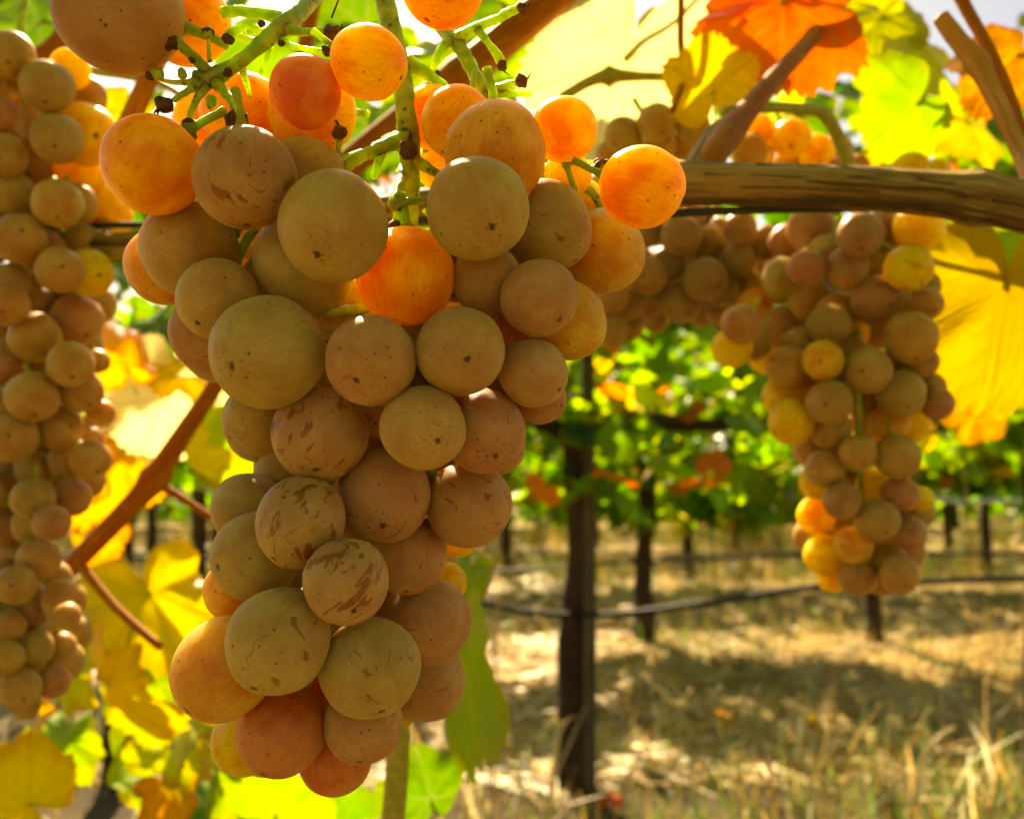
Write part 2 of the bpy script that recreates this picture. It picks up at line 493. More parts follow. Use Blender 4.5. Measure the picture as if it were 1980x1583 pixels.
def blades(name, label, n, xr, yr, ln, wd, lean, cols, mat, seed, mask=None, bends=(-0.2, 0.7)):
    """thousands of bent grass blades in one mesh"""
    g = np.random.default_rng(seed)
    x = g.uniform(*xr, n * 3)
    y = yr[0] + (yr[1] - yr[0]) * g.random(n * 3) ** 1.35
    if mask:
        keep = np.array([noise.noise(Vector((a * mask[0], b * mask[0], seed))) > mask[1] for a, b in zip(x, y)])
        x, y = x[keep], y[keep]
    x, y = x[:n], y[:n]
    n = len(x)
    z = np.array([ground_z(a, b) for a, b in zip(x, y)])
    az = g.uniform(0, 2 * math.pi, n)
    L = g.uniform(*ln, n)
    W = g.uniform(*wd, n)
    tilt = g.uniform(*lean, n)
    bend = g.uniform(*bends, n)
    dx, dy = np.cos(az), np.sin(az)
    side = az + math.pi / 2 + g.uniform(-0.6, 0.6, n)
    sx, sy = np.cos(side), np.sin(side)
    P = np.zeros((n, 6, 3))
    px, py, pz = x.copy(), y.copy(), z - 0.005 + g.random(n) * 0.02 * (tilt > 1.2)
    ang = tilt.copy()
    for k in range(3):
        w = W * (1, 0.8, 0.15)[k]
        P[:, 2 * k, 0], P[:, 2 * k, 1], P[:, 2 * k, 2] = px - sx * w, py - sy * w, pz
        P[:, 2 * k + 1, 0], P[:, 2 * k + 1, 1], P[:, 2 * k + 1, 2] = px + sx * w, py + sy * w, pz + w * 0.5
        px = px + dx * np.sin(ang) * L / 2
        py = py + dy * np.sin(ang) * L / 2
        pz = np.maximum(pz + np.cos(ang) * L / 2, z + 0.002)
        ang = ang + bend
    F = np.array([[0, 1, 3, 2], [2, 3, 5, 4]])
    faces = (np.arange(n)[:, None, None] * 6 + F[None]).reshape(-1, 4)
    me = bpy.data.meshes.new(name)
    me.vertices.add(n * 6); me.vertices.foreach_set('co', P.reshape(-1))
    me.loops.add(faces.size); me.loops.foreach_set('vertex_index', faces.ravel().astype(np.int32))
    me.polygons.add(len(faces)); me.polygons.foreach_set('loop_start', np.arange(0, faces.size, 4, dtype=np.int32))
    me.update(calc_edges=True)
    cc = np.array(cols)[g.integers(0, len(cols), n)] * g.uniform(0.7, 1.25, (n, 1))
    pat = np.array([0.72 + 0.9 * max(0.0, 0.35 + noise.noise(Vector((a * 2.3, b * 3.1, 9))) + 0.6 * noise.noise(Vector((a * 7, b * 9, 3)))) for a, b in zip(x, y)])   # matted and bare places
    cc = np.clip(cc * np.clip(pat, 0.5, 1.3)[:, None], 0, 0.92)
    ca = np.ones((n, 6, 4)); ca[:, :, :3] = cc[:, None, :]
    a = me.attributes.new('tint', 'FLOAT_COLOR', 'POINT')
    a.data.foreach_set('color', ca.reshape(-1).astype(np.float32))
    me.materials.append(mat)
    o = link(name, me)
    return tag(o, label, 'grass', kind='stuff')


STRAW = [(0.80, 0.58, 0.18), (0.90, 0.74, 0.36), (0.56, 0.34, 0.08), (0.78, 0.48, 0.11), (0.16, 0.10, 0.025), (0.92, 0.80, 0.48), (0.34, 0.21, 0.06)]  # the near-white tones paint sun glints into the straw
blades('straw_litter', 'pale dry straw lying matted between the vine rows', 52000, (-4.5, 5.5), (2.6, 9), (0.06, 0.28), (0.002, 0.0060), (1.38, 1.62), STRAW, M_STRAW, 1, None, (-0.12, 0.15))
blades('dry_grass', 'tufts of dry golden grass standing on the vineyard floor', 5000, (-4.5, 5.5), (2.2, 9), (0.05, 0.17), (0.001, 0.003), (0.1, 0.9), STRAW, M_STRAW, 2, (1.6, 0.05))
blades('green_grass', 'patches of fresh green grass among the straw', 12000, (-4.5, 5.5), (1.8, 9), (0.05, 0.15), (0.0015, 0.004), (0.1, 1.0), [(0.14, 0.26, 0.04), (0.22, 0.32, 0.06), (0.30, 0.34, 0.08)], M_GRASS, 3, (1.1, 0.18))
blades('dry_stalks', 'tall bent dry grass stalks standing in front of the nearest background row', 230, (-1.2, 2.6), (2.0, 3.3), (.16, .42), (.002, .0042), (.1, .9), [(0.80, 0.62, 0.28), (0.66, 0.42, 0.12), (0.86, 0.76, 0.46)], M_STRAW, 31, (1.8, 0.0))
for k_, (ya, yb, n_, h_) in enumerate(((2.0, 2.8, 4500, (.05, .16)), (4.1, 4.9, 1200, (.08, .24)), (6.1, 6.9, 3500, (.12, .36)), (8.1, 9.2, 4500, (.15, .5)))):
    blades('weeds', 'olive and golden weeds growing along vine row %d' % (k_ + 1), n_, (-5.5, 6.5), (ya, yb), h_, (.0015, .0045), (.05, .7),
           [(0.10, 0.17, 0.015), (0.16, 0.22, 0.02), (0.24, 0.17, 0.035), (0.50, 0.32, 0.07)], M_GRASS, 20 + k_, (1.4, -0.05))

# ------------------------------------------------------------------ leaves
_TH = [0, 12, 27, 40, 55, 68, 84, 98, 115, 135, 153, 168, 180]
_RR = [1.0, 0.95, 0.82, 0.82, 0.91, 0.86, 0.72, 0.72, 0.76, 0.70, 0.60, 0.40, 0.10]


def leaf_mesh(name, seed, rings=12, spokes=112, curl=0.25, wave=0.06, mat=None):
    g = random.Random(seed)
    th = np.linspace(-math.pi, math.pi, spokes, endpoint=False)
    lob = np.interp(np.abs(np.degrees(th)), _TH, _RR)
    asym = 1 + 0.06 * np.sin(th + g.uniform(0, 6)) + 0.05 * np.sin(3 * th + g.uniform(0, 6))
    ph = th * 38 / 2 / math.pi + 0.6 * np.sin(th * 5)
    teeth = (np.abs((ph % 1.0) - 0.45) * -2 + 1) * (0.10 if spokes > 60 else 0.05)
    rad = lob * asym * (1 - 0.04 + teeth * (np.abs(np.degrees(th)) < 165))
    ts = np.linspace(0, 1, rings + 1)[1:]
    V = [(0.0, 0.0, 0.0)]
    vein = [1.0]
    edge = [0.0]
    c1, c2 = g.uniform(0.4, 1.2) * curl, g.uniform(-1, 1) * curl
    fold = g.uniform(0.1, 0.5) * curl
    p1 = g.uniform(0, 6)
    mains = [0, 55, -55, 115, -115]
    for t in ts:
        for k in range(spokes):
            r = rad[k] * t
            a = th[k]
            x, y = r * math.sin(a), r * math.cos(a)
            z = -c1 * (x * x + 0.7 * y * y) + c2 * x * y * 0.8 + fold * abs(x) * 0.5
            z += wave * t * t * (math.sin(5 * a + p1) + 0.5 * math.sin(9 * a + 2 * p1))
            z += 0.05 * noise.noise(Vector((x * 2.5 + seed, y * 2.5, seed * 0.7)))
            da = [abs((math.degrees(a) - m + 180) % 360 - 180) for m in mains]
            j = min(range(5), key=lambda q: da[q])
            dd = math.radians(da[j])
            along, perp = r * math.cos(dd), r * abs(math.sin(dd))
            vm = math.exp(-(perp / (0.022 * (1.15 - 0.7 * t))) ** 2) if da[j] < 80 else 0
            s = math.sin((along - perp * 0.85) * 34)
            vs = max(0, s) ** 6 * 0.55 * (1 if da[j] < 70 else 0)
            z += 0.012 * max(vm, vs * 0.5)
            V.append((x, y, z))
            vein.append(max(vm, vs))
            edge.append(t)
    F = []
    for k in range(spokes):
        k2 = (k + 1) % spokes
        F.append((0, 1 + k2, 1 + k))
        for j in range(rings - 1):
            a, b = 1 + j * spokes, 1 + (j + 1) * spokes
            F.append((a + k, a + k2, b + k2, b + k))
    me = bpy.data.meshes.new(name)
    me.from_pydata(V, [], F)
    me.polygons.foreach_set('use_smooth', [True] * len(F))
    for nm, arr in (('vein', vein), ('edge', edge)):
        at_ = me.attributes.new(nm, 'FLOAT', 'POINT')
        at_.data.foreach_set('value', np.array(arr, dtype=np.float32))
    me.materials.append(mat or M_LEAF)
    return me


YEL = (0.66, 0.53, 0.035)
SUNLIT_PALE = (0.70, 0.73, 0.29)  # overexposed sunlight put into the leaf colour
YGR = (0.42, 0.45, 0.045)
GRN = (0.075, 0.19, 0.022)
LGR = (0.19, 0.34, 0.035)
ORA = (0.68, 0.15, 0.015)
YOR = (0.68, 0.38, 0.02)
LEAF_ROLE = {YEL: 'yellow', YGR: 'yellow green', GRN: 'green', LGR: 'light green', ORA: 'orange red', YOR: 'amber'}

# ------------------------------------------------------------------ the near vine: canes, shoots, leaves
vine = thing('grapevine', at(1500, 365, 0.27), 'near vine with horizontal woody cane, yellowing leaves and red brown shoots', 'grapevine')


def px_tube(name, pts, mat, seg=12, sub=5, **k):
    """pts: (px, py, depth, width in photograph pixels)"""
    mb = MB().tube([at(a, b, d) for a, b, d, w in pts], [w / 2 / FPX * d for a, b, d, w in pts], seg, sub, **k)
    return link(name, mb.mesh(name, mat), vine)


px_tube('cane', [(2200, 470, .245, 100), (2060, 425, .247, 100), (1940, 392, .25, 92), (1800, 374, .255, 88), (1640, 362, .262, 82), (1480, 357, .27, 80), (1330, 355, .278, 78),
                 (1180, 356, .285, 76), (1000, 372, .295, 72), (800, 405, .305, 68), (560, 440, .32, 62), (330, 470, .335, 58), (190, 478, .345, 52), (40, 455, .35, 46), (-140, 420, .355, 44)],
        M_CANE, seg=36, sub=14, rough=0.05, rfreq=120, ridges=0.10, knots=((0.17, 0.22, 0.018), (0.52, 0.2, 0.02)))
CANE_C = [(2060, 425, .247, 100), (1940, 392, .25, 92), (1800, 374, .255, 88), (1640, 362, .262, 82), (1480, 357, .27, 80), (1330, 355, .278, 78), (1180, 356, .285, 76)]
for i in range(20):
    rs = random.Random(60 + i)
    x0 = rs.uniform(1250, 1900)
    L = rs.uniform(120, 420)
    f = rs.uniform(-.95, .95)
    pts = []
    for k in range(6):
        x = min(x0 + L * k / 5, 2050)
        cy_ = np.interp(x, [c[0] for c in CANE_C[::-1]], [c[1] for c in CANE_C[::-1]])
        cd = np.interp(x, [c[0] for c in CANE_C[::-1]], [c[2] for c in CANE_C[::-1]])
        cw = np.interp(x, [c[0] for c in CANE_C[::-1]], [c[3] for c in CANE_C[::-1]]) / 2
        lift = 1.02 + (.10 * rs.random() if k in (0, 5) else 0)
        ff = f + rs.uniform(-.05, .05)
        pts.append((x, cy_ + cw * ff * lift, cd - cw / FPX * cd * math.sqrt(max(.0, 1 - ff * ff)) * lift, rs.uniform(3, 8) * (0.4 if k in (0, 5) else 1)))
    px_tube('bark_strip', pts, M_CANE, seg=6, sub=4, rough=.3, rfreq=700)
px_tube('cane', [(1190, -110, .42, 70), (1060, 5, .42, 68), (930, 115, .42, 66), (760, 250, .42, 60), (640, 345, .42, 54), (520, 450, .40, 50)], M_REDCANE, seg=16, sub=8, ridges=0.05, knots=((0.45, 0.2, 0.03),))
px_tube('spur', [(1680, -70, .41, 34), (1600, 30, .385, 34), (1560, 85, .36, 34), (1500, 150, .33, 38), (1430, 232, .305, 46), (1380, 296, .285, 58), (1360, 345, .28, 64)], M_REDCANE, seg=16, sub=6, ridges=0.06, knots=((0.72, 0.22, 0.06),))
px_tube('spur', [(1395, 245, .30, 34), (1372, 280, .29, 50), (1345, 335, .28, 60)], M_CANE, seg=12, sub=5, ridges=0.08)
px_tube('shoot', [(1818, 32, .30, 32), (1850, 75, .30, 36), (1888, 122, .298, 40), (1928, 200, .29, 32), (1975, 300, .28, 32), (2010, 390, .255, 40)], M_TAN, seg=14, sub=6, rough=0.05, rfreq=200, knots=((0.4, 0.28, 0.04),))
px_tube('shoot', [(1830, -60, .33, 26), (1870, 20, .33, 24), (1915, 100, .325, 22), (1955, 190, .32, 20), (1985, 280, .31, 18)], M_REDCANE, seg=10)
px_tube('shoot', [(1400, 216, .31, 22), (1480, 208, .32, 22), (1560, 212, .33, 20), (1600, 228, .335, 26), (1640, 310, .34, 26), (1650, 350, .34, 26)], M_SHOOT, seg=10)
px_tube('shoot', [(1085, 190, .40, 20), (1140, 158, .40, 22), (1178, 148, .40, 30), (1240, 148, .40, 18), (1330, 150, .40, 16)], M_SHOOT, seg=10, knots=((0.5, 0.5, 0.05),))
px_tube('shoot', [(1318, -40, .37, 14), (1316, 80, .37, 14), (1322, 150, .36, 14), (1300, 215, .34, 12)], M_REDCANE, seg=8)
px_tube('cane', [(470, 660, .42, 30), (415, 748, .42, 32), (350, 845, .42, 36), (298, 925, .42, 48), (240, 990, .42, 40), (110, 1122, .42, 38), (0, 1230, .42, 36)], M_REDCANE, seg=14, sub=6, knots=((0.5, 0.25, 0.04),))
px_tube('shoot', [(298, 930, .42, 20), (350, 962, .42, 16), (410, 1000, .42, 14), (470, 1030, .42, 12)], M_REDCANE, seg=8)
px_tube('shoot', [(150, 1085, .42, 18), (225, 1175, .41, 17), (310, 1250, .40, 16)], M_REDCANE, seg=8)
px_tube('shoot', [(130, 130, .45, 18), (200, 140, .45, 19), (300, 158, .45, 17), (360, 190, .45, 15)], M_SHOOT, seg=8)
px_tube('shoot', [(620, -60, .40, 34), (600, 30, .40, 32), (585, 110, .40, 28), (560, 220, .40, 26)], M_REDCANE, seg=10)
px_tube('shoot', [(330, 60, .42, 36), (275, 180, .42, 38), (225, 300, .42, 40), (190, 470, .35, 36)], M_REDCANE, seg=12)
px_tube('shoot', [(150, 20, .5, 34), (110, 85, .5, 36), (60, 110, .5, 34), (-40, 100, .5, 30)], M_REDCANE, seg=10)
px_tube('shoot', [(770, 1400, .34, 44), (768, 1480, .34, 46), (762, 1560, .34, 46), (750, 1700, .34, 46)], M_SHOOT, seg=12)


def near_leaf(px, py, size, d, ang, yaw, pit, col, amt=0.3, seed=None, curl=0.3, wave=0.05, label=None, pet=True):
    """one leaf of the near vine; size = its width in photograph pixels, ang = direction of its tip in the picture"""
    seed = seed if seed is not None else random.randint(1, 9999)
    me = leaf_mesh('leaf', seed, curl=curl, wave=wave)
    s = size / 1.65 / FPX * d
    B = Matrix((RIGHT, UP, -FWD)).transposed()
    rot = B @ Matrix.Rotation(R(ang - 90), 3, 'Z') @ Matrix.Rotation(R(yaw), 3, 'Y') @ Matrix.Rotation(R(pit), 3, 'X')
    c = at(px, py, d) - rot @ Vector((0, 0.15 * s, 0))
    o = link('leaf', me, vine, Matrix.Translation(c) @ rot.to_4x4() @ Matrix.Diagonal((s, s, s, 1)))
    o.color = (*[min(1, x * random.uniform(0.9, 1.1)) for x in col], amt)
    if label:
        o['label'] = label
    if pet:
        k = random.uniform(-0.25, 0.25)
        mb = MB().tube([(0, 0.02, 0), (k * 0.2, -0.15, -0.05), (k * 0.6, -0.4, -0.2), (k, -0.7, -0.3)], [0.022, 0.02, 0.018, 0.022], 7, 4)
        link('petiole', mb.mesh('petiole', M_SHOOT), o)
    return o


NEAR = [
    (1195, 150, 430, .42, 245, 10, -20, SUNLIT_PALE, .1, 11, .2, .03),
    (1378, 160, 185, .35, 92, -15, 15, YEL, .2, 12, .25, .03),
    (1512, 25, 330, .37, 268, 8, 25, ORA, .5, 13, .35, .07),
    (1760, 210, 250, .43, 215, -12, 20, LGR, .2, 14, .3, .05),
    (1800, 130, 220, .50, 190, 20, 30, YGR, .3, 15, .3, .05),
    (1955, 120, 230, .42, 235, 30, 10, YOR, .7, 16, .3, .05),
    (1940, 590, 430, .37, 262, 14, 6, (0.40, 0.30, 0.014), .15, 17, .25, .05),
    (1700, 45, 190, .52, 260, 20, 30, YGR, .2, 18, .3, .05),
    (1880, 250, 190, .52, 280, -30, 20, YGR, .3, 19, .3, .05),
    (1880, 380, 160, .60, 250, 20, 20, LGR, .2, 20, .3, .05),
    (1950, 470, 160, .62, 270, 0, 20, LGR, .2, 201, .3, .05),
    (1885, 805, 120, .60, 250, 30, 10, YOR, .6, 202, .3, .05),
    (215, 1340, 270, 0.52, 255, 36, -25, YEL, .35, 21, .62, .11),
    (300, 1170, 280, 0.59, 285, -45, 23, YEL, .25, 22, .62, .11),
    (345, 1420, 248, 0.58, 265, 78, 19, YGR, .6, 23, .62, .11),
    (305, 790, 280, 0.64, 245, -10, -11, SUNLIT_PALE, .2, 24, .62, .11),
    (240, 690, 151, 0.59, 110, 48, 12, YOR, .8, 25, .62, .11),
    (355, 715, 162, 0.64, 300, -48, 26, YEL, .4, 26, .62, .11),
    (365, 890, 162, 0.61, 275, 55, -18, YEL, .3, 27, .62, .11),
    (225, 900, 248, 0.70, 250, -33, 12, YOR, .5, 28, .62, .11),
    (290, 640, 216, 0.79, 240, 33, 26, GRN, .1, 29, .62, .11),
    (180, 1010, 162, 0.72, 200, 27, -11, YOR, .6, 210, .62, .11),
    (40, 1545, 230, .52, 150, 30, 40, YEL, .4, 31, .6, .1),
    (110, 1430, 170, .70, 250, 30, 20, LGR, .3, 611, .6, .1),
    (330, 1500, 190, .72, 260, -30, 30, YGR, .3, 612, .6, .1),
    (60, 1500, 180, .8, 80, 20, 40, LGR, .2, 613, .5, .1),
    (235, 1500, 205, 0.67, 60, -48, 54, LGR, .2, 32, .62, .11),
    (395, 1545, 194, 0.67, 130, 78, 3, GRN, .1, 33, .62, .11),
    (530, 1560, 260, .45, 85, -10, 30, LGR, .15, 34, .3, .05),
    (830, 1530, 200, .50, 110, 35, 20, GRN, .1, 35, .3, .05),
    (885, 1290, 430, .40, 268, 74, 0, LGR, .2, 36, .12, .03),
    (895, 1110, 120, .5, 250, 40, 20, LGR, .2, 37, .3, .05),
    (150, 1180, 140, 0.67, 260, 27, 40, LGR, .2, 38, .62, .11),
    (70, 1400, 129, 0.64, 250, 63, 3, YOR, .7, 39, .62, .11),
    (330, 1540, 140, 0.60, 280, -57, 26, YOR, .7, 391, .62, .11),
    (60, 55, 190, .60, 230, 10, 20, GRN, .1, 41, .3, .05),
    (150, 60, 160, .66, 210, 30, 20, LGR, .2, 42, .3, .05),
    (235, 225, 150, .50, 250, 10, 10, YGR, .4, 43, .3, .05),
    (500, 90, 220, .60, 260, 10, 20, LGR, .1, 44, .3, .05),
    (690, 60, 230, .70, 200, -10, 20, GRN, .1, 45, .3, .05),
    (870, 120, 220, .60, 230, 20, 20, LGR, .2, 46, .3, .05),
    (1010, 70, 170, .56, 225, 20, 0, LGR, .1, 47, .3, .05),
    (710, 260, 200, .75, 260, 10, 10, GRN, .1, 48, .3, .05),
    (440, 860, 170, .62, 250, 10, 10, LGR, .1, 49, .3, .05),
    (450, 680, 170, .62, 290, 10, 10, LGR, .1, 50, .3, .05),
    (480, 930, 150, .66, 250, 30, 10, ORA, .5, 51, .3, .05),
    (1430, 50, 210, .98, 250, 10, 20, LGR, .1, 52, .3, .05),
    (1620, 10, 200, .58, 280, 30, 20, YGR, .2, 53, .3, .05),
    (120, 1290, 190, .62, 260, 35, 10, YGR, .4, 601, .6, .1),
    (300, 1330, 200, .66, 275, -40, 15, LGR, .3, 602, .6, .1),
    (400, 1230, 170, .70, 250, 30, -20, LGR, .2, 603, .6, .1),
    (460, 1480, 190, .66, 240, 40, 20, LGR, .2, 605, .6, .1),
    (640, 1580, 200, .62, 60, 20, 40, GRN, .1, 606, .5, .08),
    (130, 900, 200, .62, 250, 20, 10, YOR, .6, 607, .6, .1),
    (1290, 60, 150, .6, 260, 20, 20, YGR, .2, 54, .3, .05),
]
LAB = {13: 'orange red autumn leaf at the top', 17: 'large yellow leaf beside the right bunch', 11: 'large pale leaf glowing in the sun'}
for e in NEAR:
    near_leaf(*e[:8], amt=e[8], seed=e[9], curl=e[10], wave=e[11], label=LAB.get(e[9]))

# more of its leaves, further back along the top
for i in range(48):
    rs = random.Random(1000 + i)
    x, y = rs.uniform(-150, 2150), rs.uniform(-160, 330)
    if 1660 < x < 1860 and y < 110:
        continue
    near_leaf(x, y, rs.uniform(100, 170), rs.uniform(.85, 1.3), rs.uniform(200, 320), rs.uniform(-45, 45), rs.uniform(-10, 50), rs.choice([GRN, GRN, LGR, LGR, YGR]), amt=.2, seed=1000 + i)
# unseen canopy leaves above the frame, placed to block sky light
for i in range(90):
    p = Vector((random.uniform(-0.9, 0.9), random.uniform(-0.5, 0.10), CAM_H + random.uniform(0.16, 0.75)))
    if i % 3 == 0:
        p = Vector((random.uniform(-0.9, 0.9), random.uniform(0.3, 0.8), CAM_H + random.uniform(0.62, 0.95)))
    me = leaf_mesh('leaf', 500 + i, rings=6, spokes=64)
    s = random.uniform(0.05, 0.08)
    q = Matrix.Rotation(random.uniform(0, 6.28), 3, 'Z') @ Matrix.Rotation(random.uniform(-0.9, 0.9), 3, 'X') @ Matrix.Rotation(random.uniform(-0.6, 0.6), 3, 'Y')
    o = link('leaf', me, vine, Matrix.Translation(p) @ q.to_4x4() @ Matrix.Diagonal((s, s, s, 1)))
    o.color = (*random.choice([GRN, LGR, LGR, YGR, YEL]), 0.2)

tw = thing('trellis_wire', at(1400, 408, 0.275), 'dark thin trellis wire running under the near cane', 'wire')
mb = MB().tube([at(2300, 452, .262), at(1980, 410, .265), at(1700, 402, .27), at(1400, 408, .275), at(1230, 417, .28), at(900, 425, .295), at(500, 430, .32), at(260, 435, .34), at(-150, 440, .36)], 0.0013, 8, 6)
link('wire_strand', mb.mesh('wire_strand', M_DWIRE), tw)

# ------------------------------------------------------------------ grapes
def grape_mesh(seed, el):
    import bmesh
    bm = bmesh.new()
    bmesh.ops.create_icosphere(bm, subdivisions=5 if seed < 4 else 4, radius=1.0)
    for v in bm.verts:
        n = v.co.normalized()
        r = 1 + 0.045 * noise.noise(n * 1.1 + Vector((seed * 7, 0, 0))) + 0.006 * noise.noise(n * 4 + Vector((0, seed * 5, 0)))
        r -= 0.035 * math.exp(-((1 - n.z) / 0.02)) + 0.022 * math.exp(-((1 + n.z) / 0.004))
        v.co = Vector((n.x * r, n.y * r, n.z * r * el))
    me = bpy.data.meshes.new('grape')
    bm.to_mesh(me)
    bm.free()
    me.polygons.foreach_set('use_smooth', [True] * len(me.polygons))
    me.materials.append(M_GRAPE if seed < 4 else M_GRAPE_SOFT)
    return me


G_NEAR = [grape_mesh(i, e) for i, e in enumerate((1.0, 1.05, 0.97, 1.07))]
G_FAR = [grape_mesh(4 + i, e) for i, e in enumerate((1.0, 1.03, 0.98))]
_pm = MB().tube([(0, 0, 0.93), (0.0, 0, 1.02), (0.01, 0.0, 1.10), (0.03, 0.02, 1.25), (0.08, 0.05, 1.5), (0.15, 0.08, 1.8)], [0.20, 0.19, 0.11, 0.09, 0.085, 0.10], 9, 3, rough=0.25, rfreq=9)
PED = _pm.mesh('pedicel', M_STEM)
GOLD, OLIVE, PINK, AMBER, ROSE = (0.64, 0.425, 0.115), (0.57, 0.41, 0.118), (0.60, 0.335, 0.130), (0.88, 0.49, 0.04), (0.60, 0.25, 0.07)
HONEY = (0.72, 0.43, 0.075)
SUNNY = (0.90, 0.60, 0.045)  # AMBER, HONEY and SUNNY put backlit glow into the skin colour


def place_depths(items, d0, tol=0.95, axis=None, spread=0.012):
    """front-to-back list of (px, py, r): each berry sits just behind the ones before it, without running into them"""
    out = []
    items_px = [(a, b, c) for a, b, c, *_ in items]
    for (x, y, r, *rest) in items:
        d = d0
        if axis:
            ax, w = axis(y)
            d += spread * min(1.6, abs(x - ax) / w) ** 2
        for (X, Y, Rr), pl in zip(items_px, out):
            if (X - x) ** 2 + (Y - y) ** 2 < (0.93 * (Rr + r)) ** 2:
                d = max(d, pl[2] + 0.002)
        while True:
            p = at(x, y, d)
            rr = r / FPX * d
            if all((p - q).length >= (rr + s) * tol for q, s, *_ in out):
                break
            d += 0.0006
        out.append((p, rr, d, rest))
    return out


def cover_fill(items, placed, d0, dmax, n, seed, rreal=0.0085, tol=0.93):
    """berries inside the bunch that the front ones hide"""
    g = random.Random(seed)
    discs = [(x, y, r) for x, y, r, *_ in items]
    add = []
    allp = [(q, s) for q, s, *_ in placed]
    for _ in range(n * 30):
        if len(add) >= n:
            break
        bx, by, br = g.choice(discs)
        x, y = bx + g.uniform(-60, 60), by + g.uniform(-60, 60)
        d = d0
        rr = rreal * g.uniform(0.9, 1.1)
        while d < dmax:
            p = at(x, y, d)
            if all((p - q).length >= (rr + s) * tol for q, s in allp):
                break
            d += 0.002
        if d >= dmax:
            continue
        rp = rr * FPX / d
        ok = True
        for k in range(14):
            a = k * 6.283 / 14
            sx, sy = x + rp * 0.88 * math.cos(a), y + rp * 0.88 * math.sin(a)
            if not any((sx - X) ** 2 + (sy - Y) ** 2 < Rr * Rr for X, Y, Rr in discs):
                ok = False
                break
        if ok:
            add.append((at(x, y, d), rr, d, []))
            allp.append((at(x, y, d), rr))
    return add


def gap_fill(items, placed, d0, dmax, seed, need, rreal, tol=0.93, most=40):
    """berries that close the see-through gaps inside a bunch"""
    g = random.Random(seed + 77)
    discs = np.array([(x, y, r) for x, y, r, *_ in items], dtype=float)
    inside = lambda px, py: bool((((discs[:, 0] - px) ** 2 + (discs[:, 1] - py) ** 2) < discs[:, 2] ** 2).any())
    allp = [(q, s_) for q, s_, *_ in placed]
    pts = [(x, y) for x in np.arange(discs[:, 0].min(), discs[:, 0].max(), 13) for y in np.arange(discs[:, 1].min(), discs[:, 1].max(), 13) if not inside(x, y)]
    g.shuffle(pts)
    add = []
    for x, y in pts:
        if len(add) >= most:
            break
        if inside(x, y):
            continue
        rr = rreal * g.uniform(.85, 1.0)
        d = d0
        while d < dmax and not all((at(x, y, d) - q).length >= (rr + s_) * tol for q, s_ in allp):
            d += 0.002
        if d >= dmax:
            continue
        rp = rr * FPX / d
        if sum(inside(x + rp * .9 * math.cos(k * .393), y + rp * .9 * math.sin(k * .393)) for k in range(16)) >= need * 16:
            p = at(x, y, d)
            add.append((p, rr, d, []))
            allp.append((p, rr))
            discs = np.vstack([discs, (x, y, rp)])
    return add


def build_bunch(items, label, d0, axis_pts, meshes, seed, group=None, fill=20, dmax=0.3, rreal=0.0085, palette=None, tol=0.95, ax=None, need=0.6, tone=1.0):
    g = random.Random(seed)
    placed = place_depths(items, d0, tol, ax)
    extra = gap_fill(items, placed, d0 + 0.014, dmax, seed, need, rreal)
    extra += cover_fill(items, placed + extra, d0 + 0.012, dmax, fill, seed, rreal)
    A = [at(*p) for p in axis_pts]
    root = thing('grape_bunch', A[0], label, 'grapes', group)
    for i, (p, rr, d, rest) in enumerate(placed + extra):
        # the pedicel leaves towards the stem, a little upwards
        best = min(A, key=lambda q: (q + Vector((0, 0, -0.006)) - p).length)
        tgt = best + Vector((0, 0, 0.008))
        dirv = (tgt - p)
        if dirv.length < 1e-4:
            dirv = Vector((0, 0, 1))
        dirv = dirv.normalized() + Vector((g.uniform(-.35, .35), g.uniform(-.35, .35), g.uniform(0.0, .5)))
        col, heavy, tip = None, None, None
        for r_ in rest:
            if isinstance(r_, tuple) and len(r_) == 3:
                col = r_
            elif isinstance(r_, tuple):
                tip = r_
            else:
                heavy = r_
        if tip:
            dirv = RIGHT * tip[0] + UP * tip[1] + FWD * 0.15
        q = dirv.normalized().to_track_quat('Z', 'Y')
        q = q @ Quaternion((0, 0, 1), g.uniform(0, 6.28))
        o = bpy.data.objects.new('grape', meshes[i % len(meshes)])
        COL.objects.link(o)
        o.parent = root
        o.matrix_parent_inverse = Matrix.Translation(-root.location)
        o.matrix_basis = Matrix.LocRotScale(p, q, Vector((rr, rr, rr)))
        c = col or g.choice(palette or [GOLD, GOLD, OLIVE, PINK, PINK])
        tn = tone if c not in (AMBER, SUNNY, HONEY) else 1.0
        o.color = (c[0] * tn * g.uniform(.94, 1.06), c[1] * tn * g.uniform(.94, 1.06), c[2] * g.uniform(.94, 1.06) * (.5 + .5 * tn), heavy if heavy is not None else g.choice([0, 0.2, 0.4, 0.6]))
        pd = bpy.data.objects.new('pedicel', PED)
        COL.objects.link(pd)
        pd.parent = o
    return root, placed


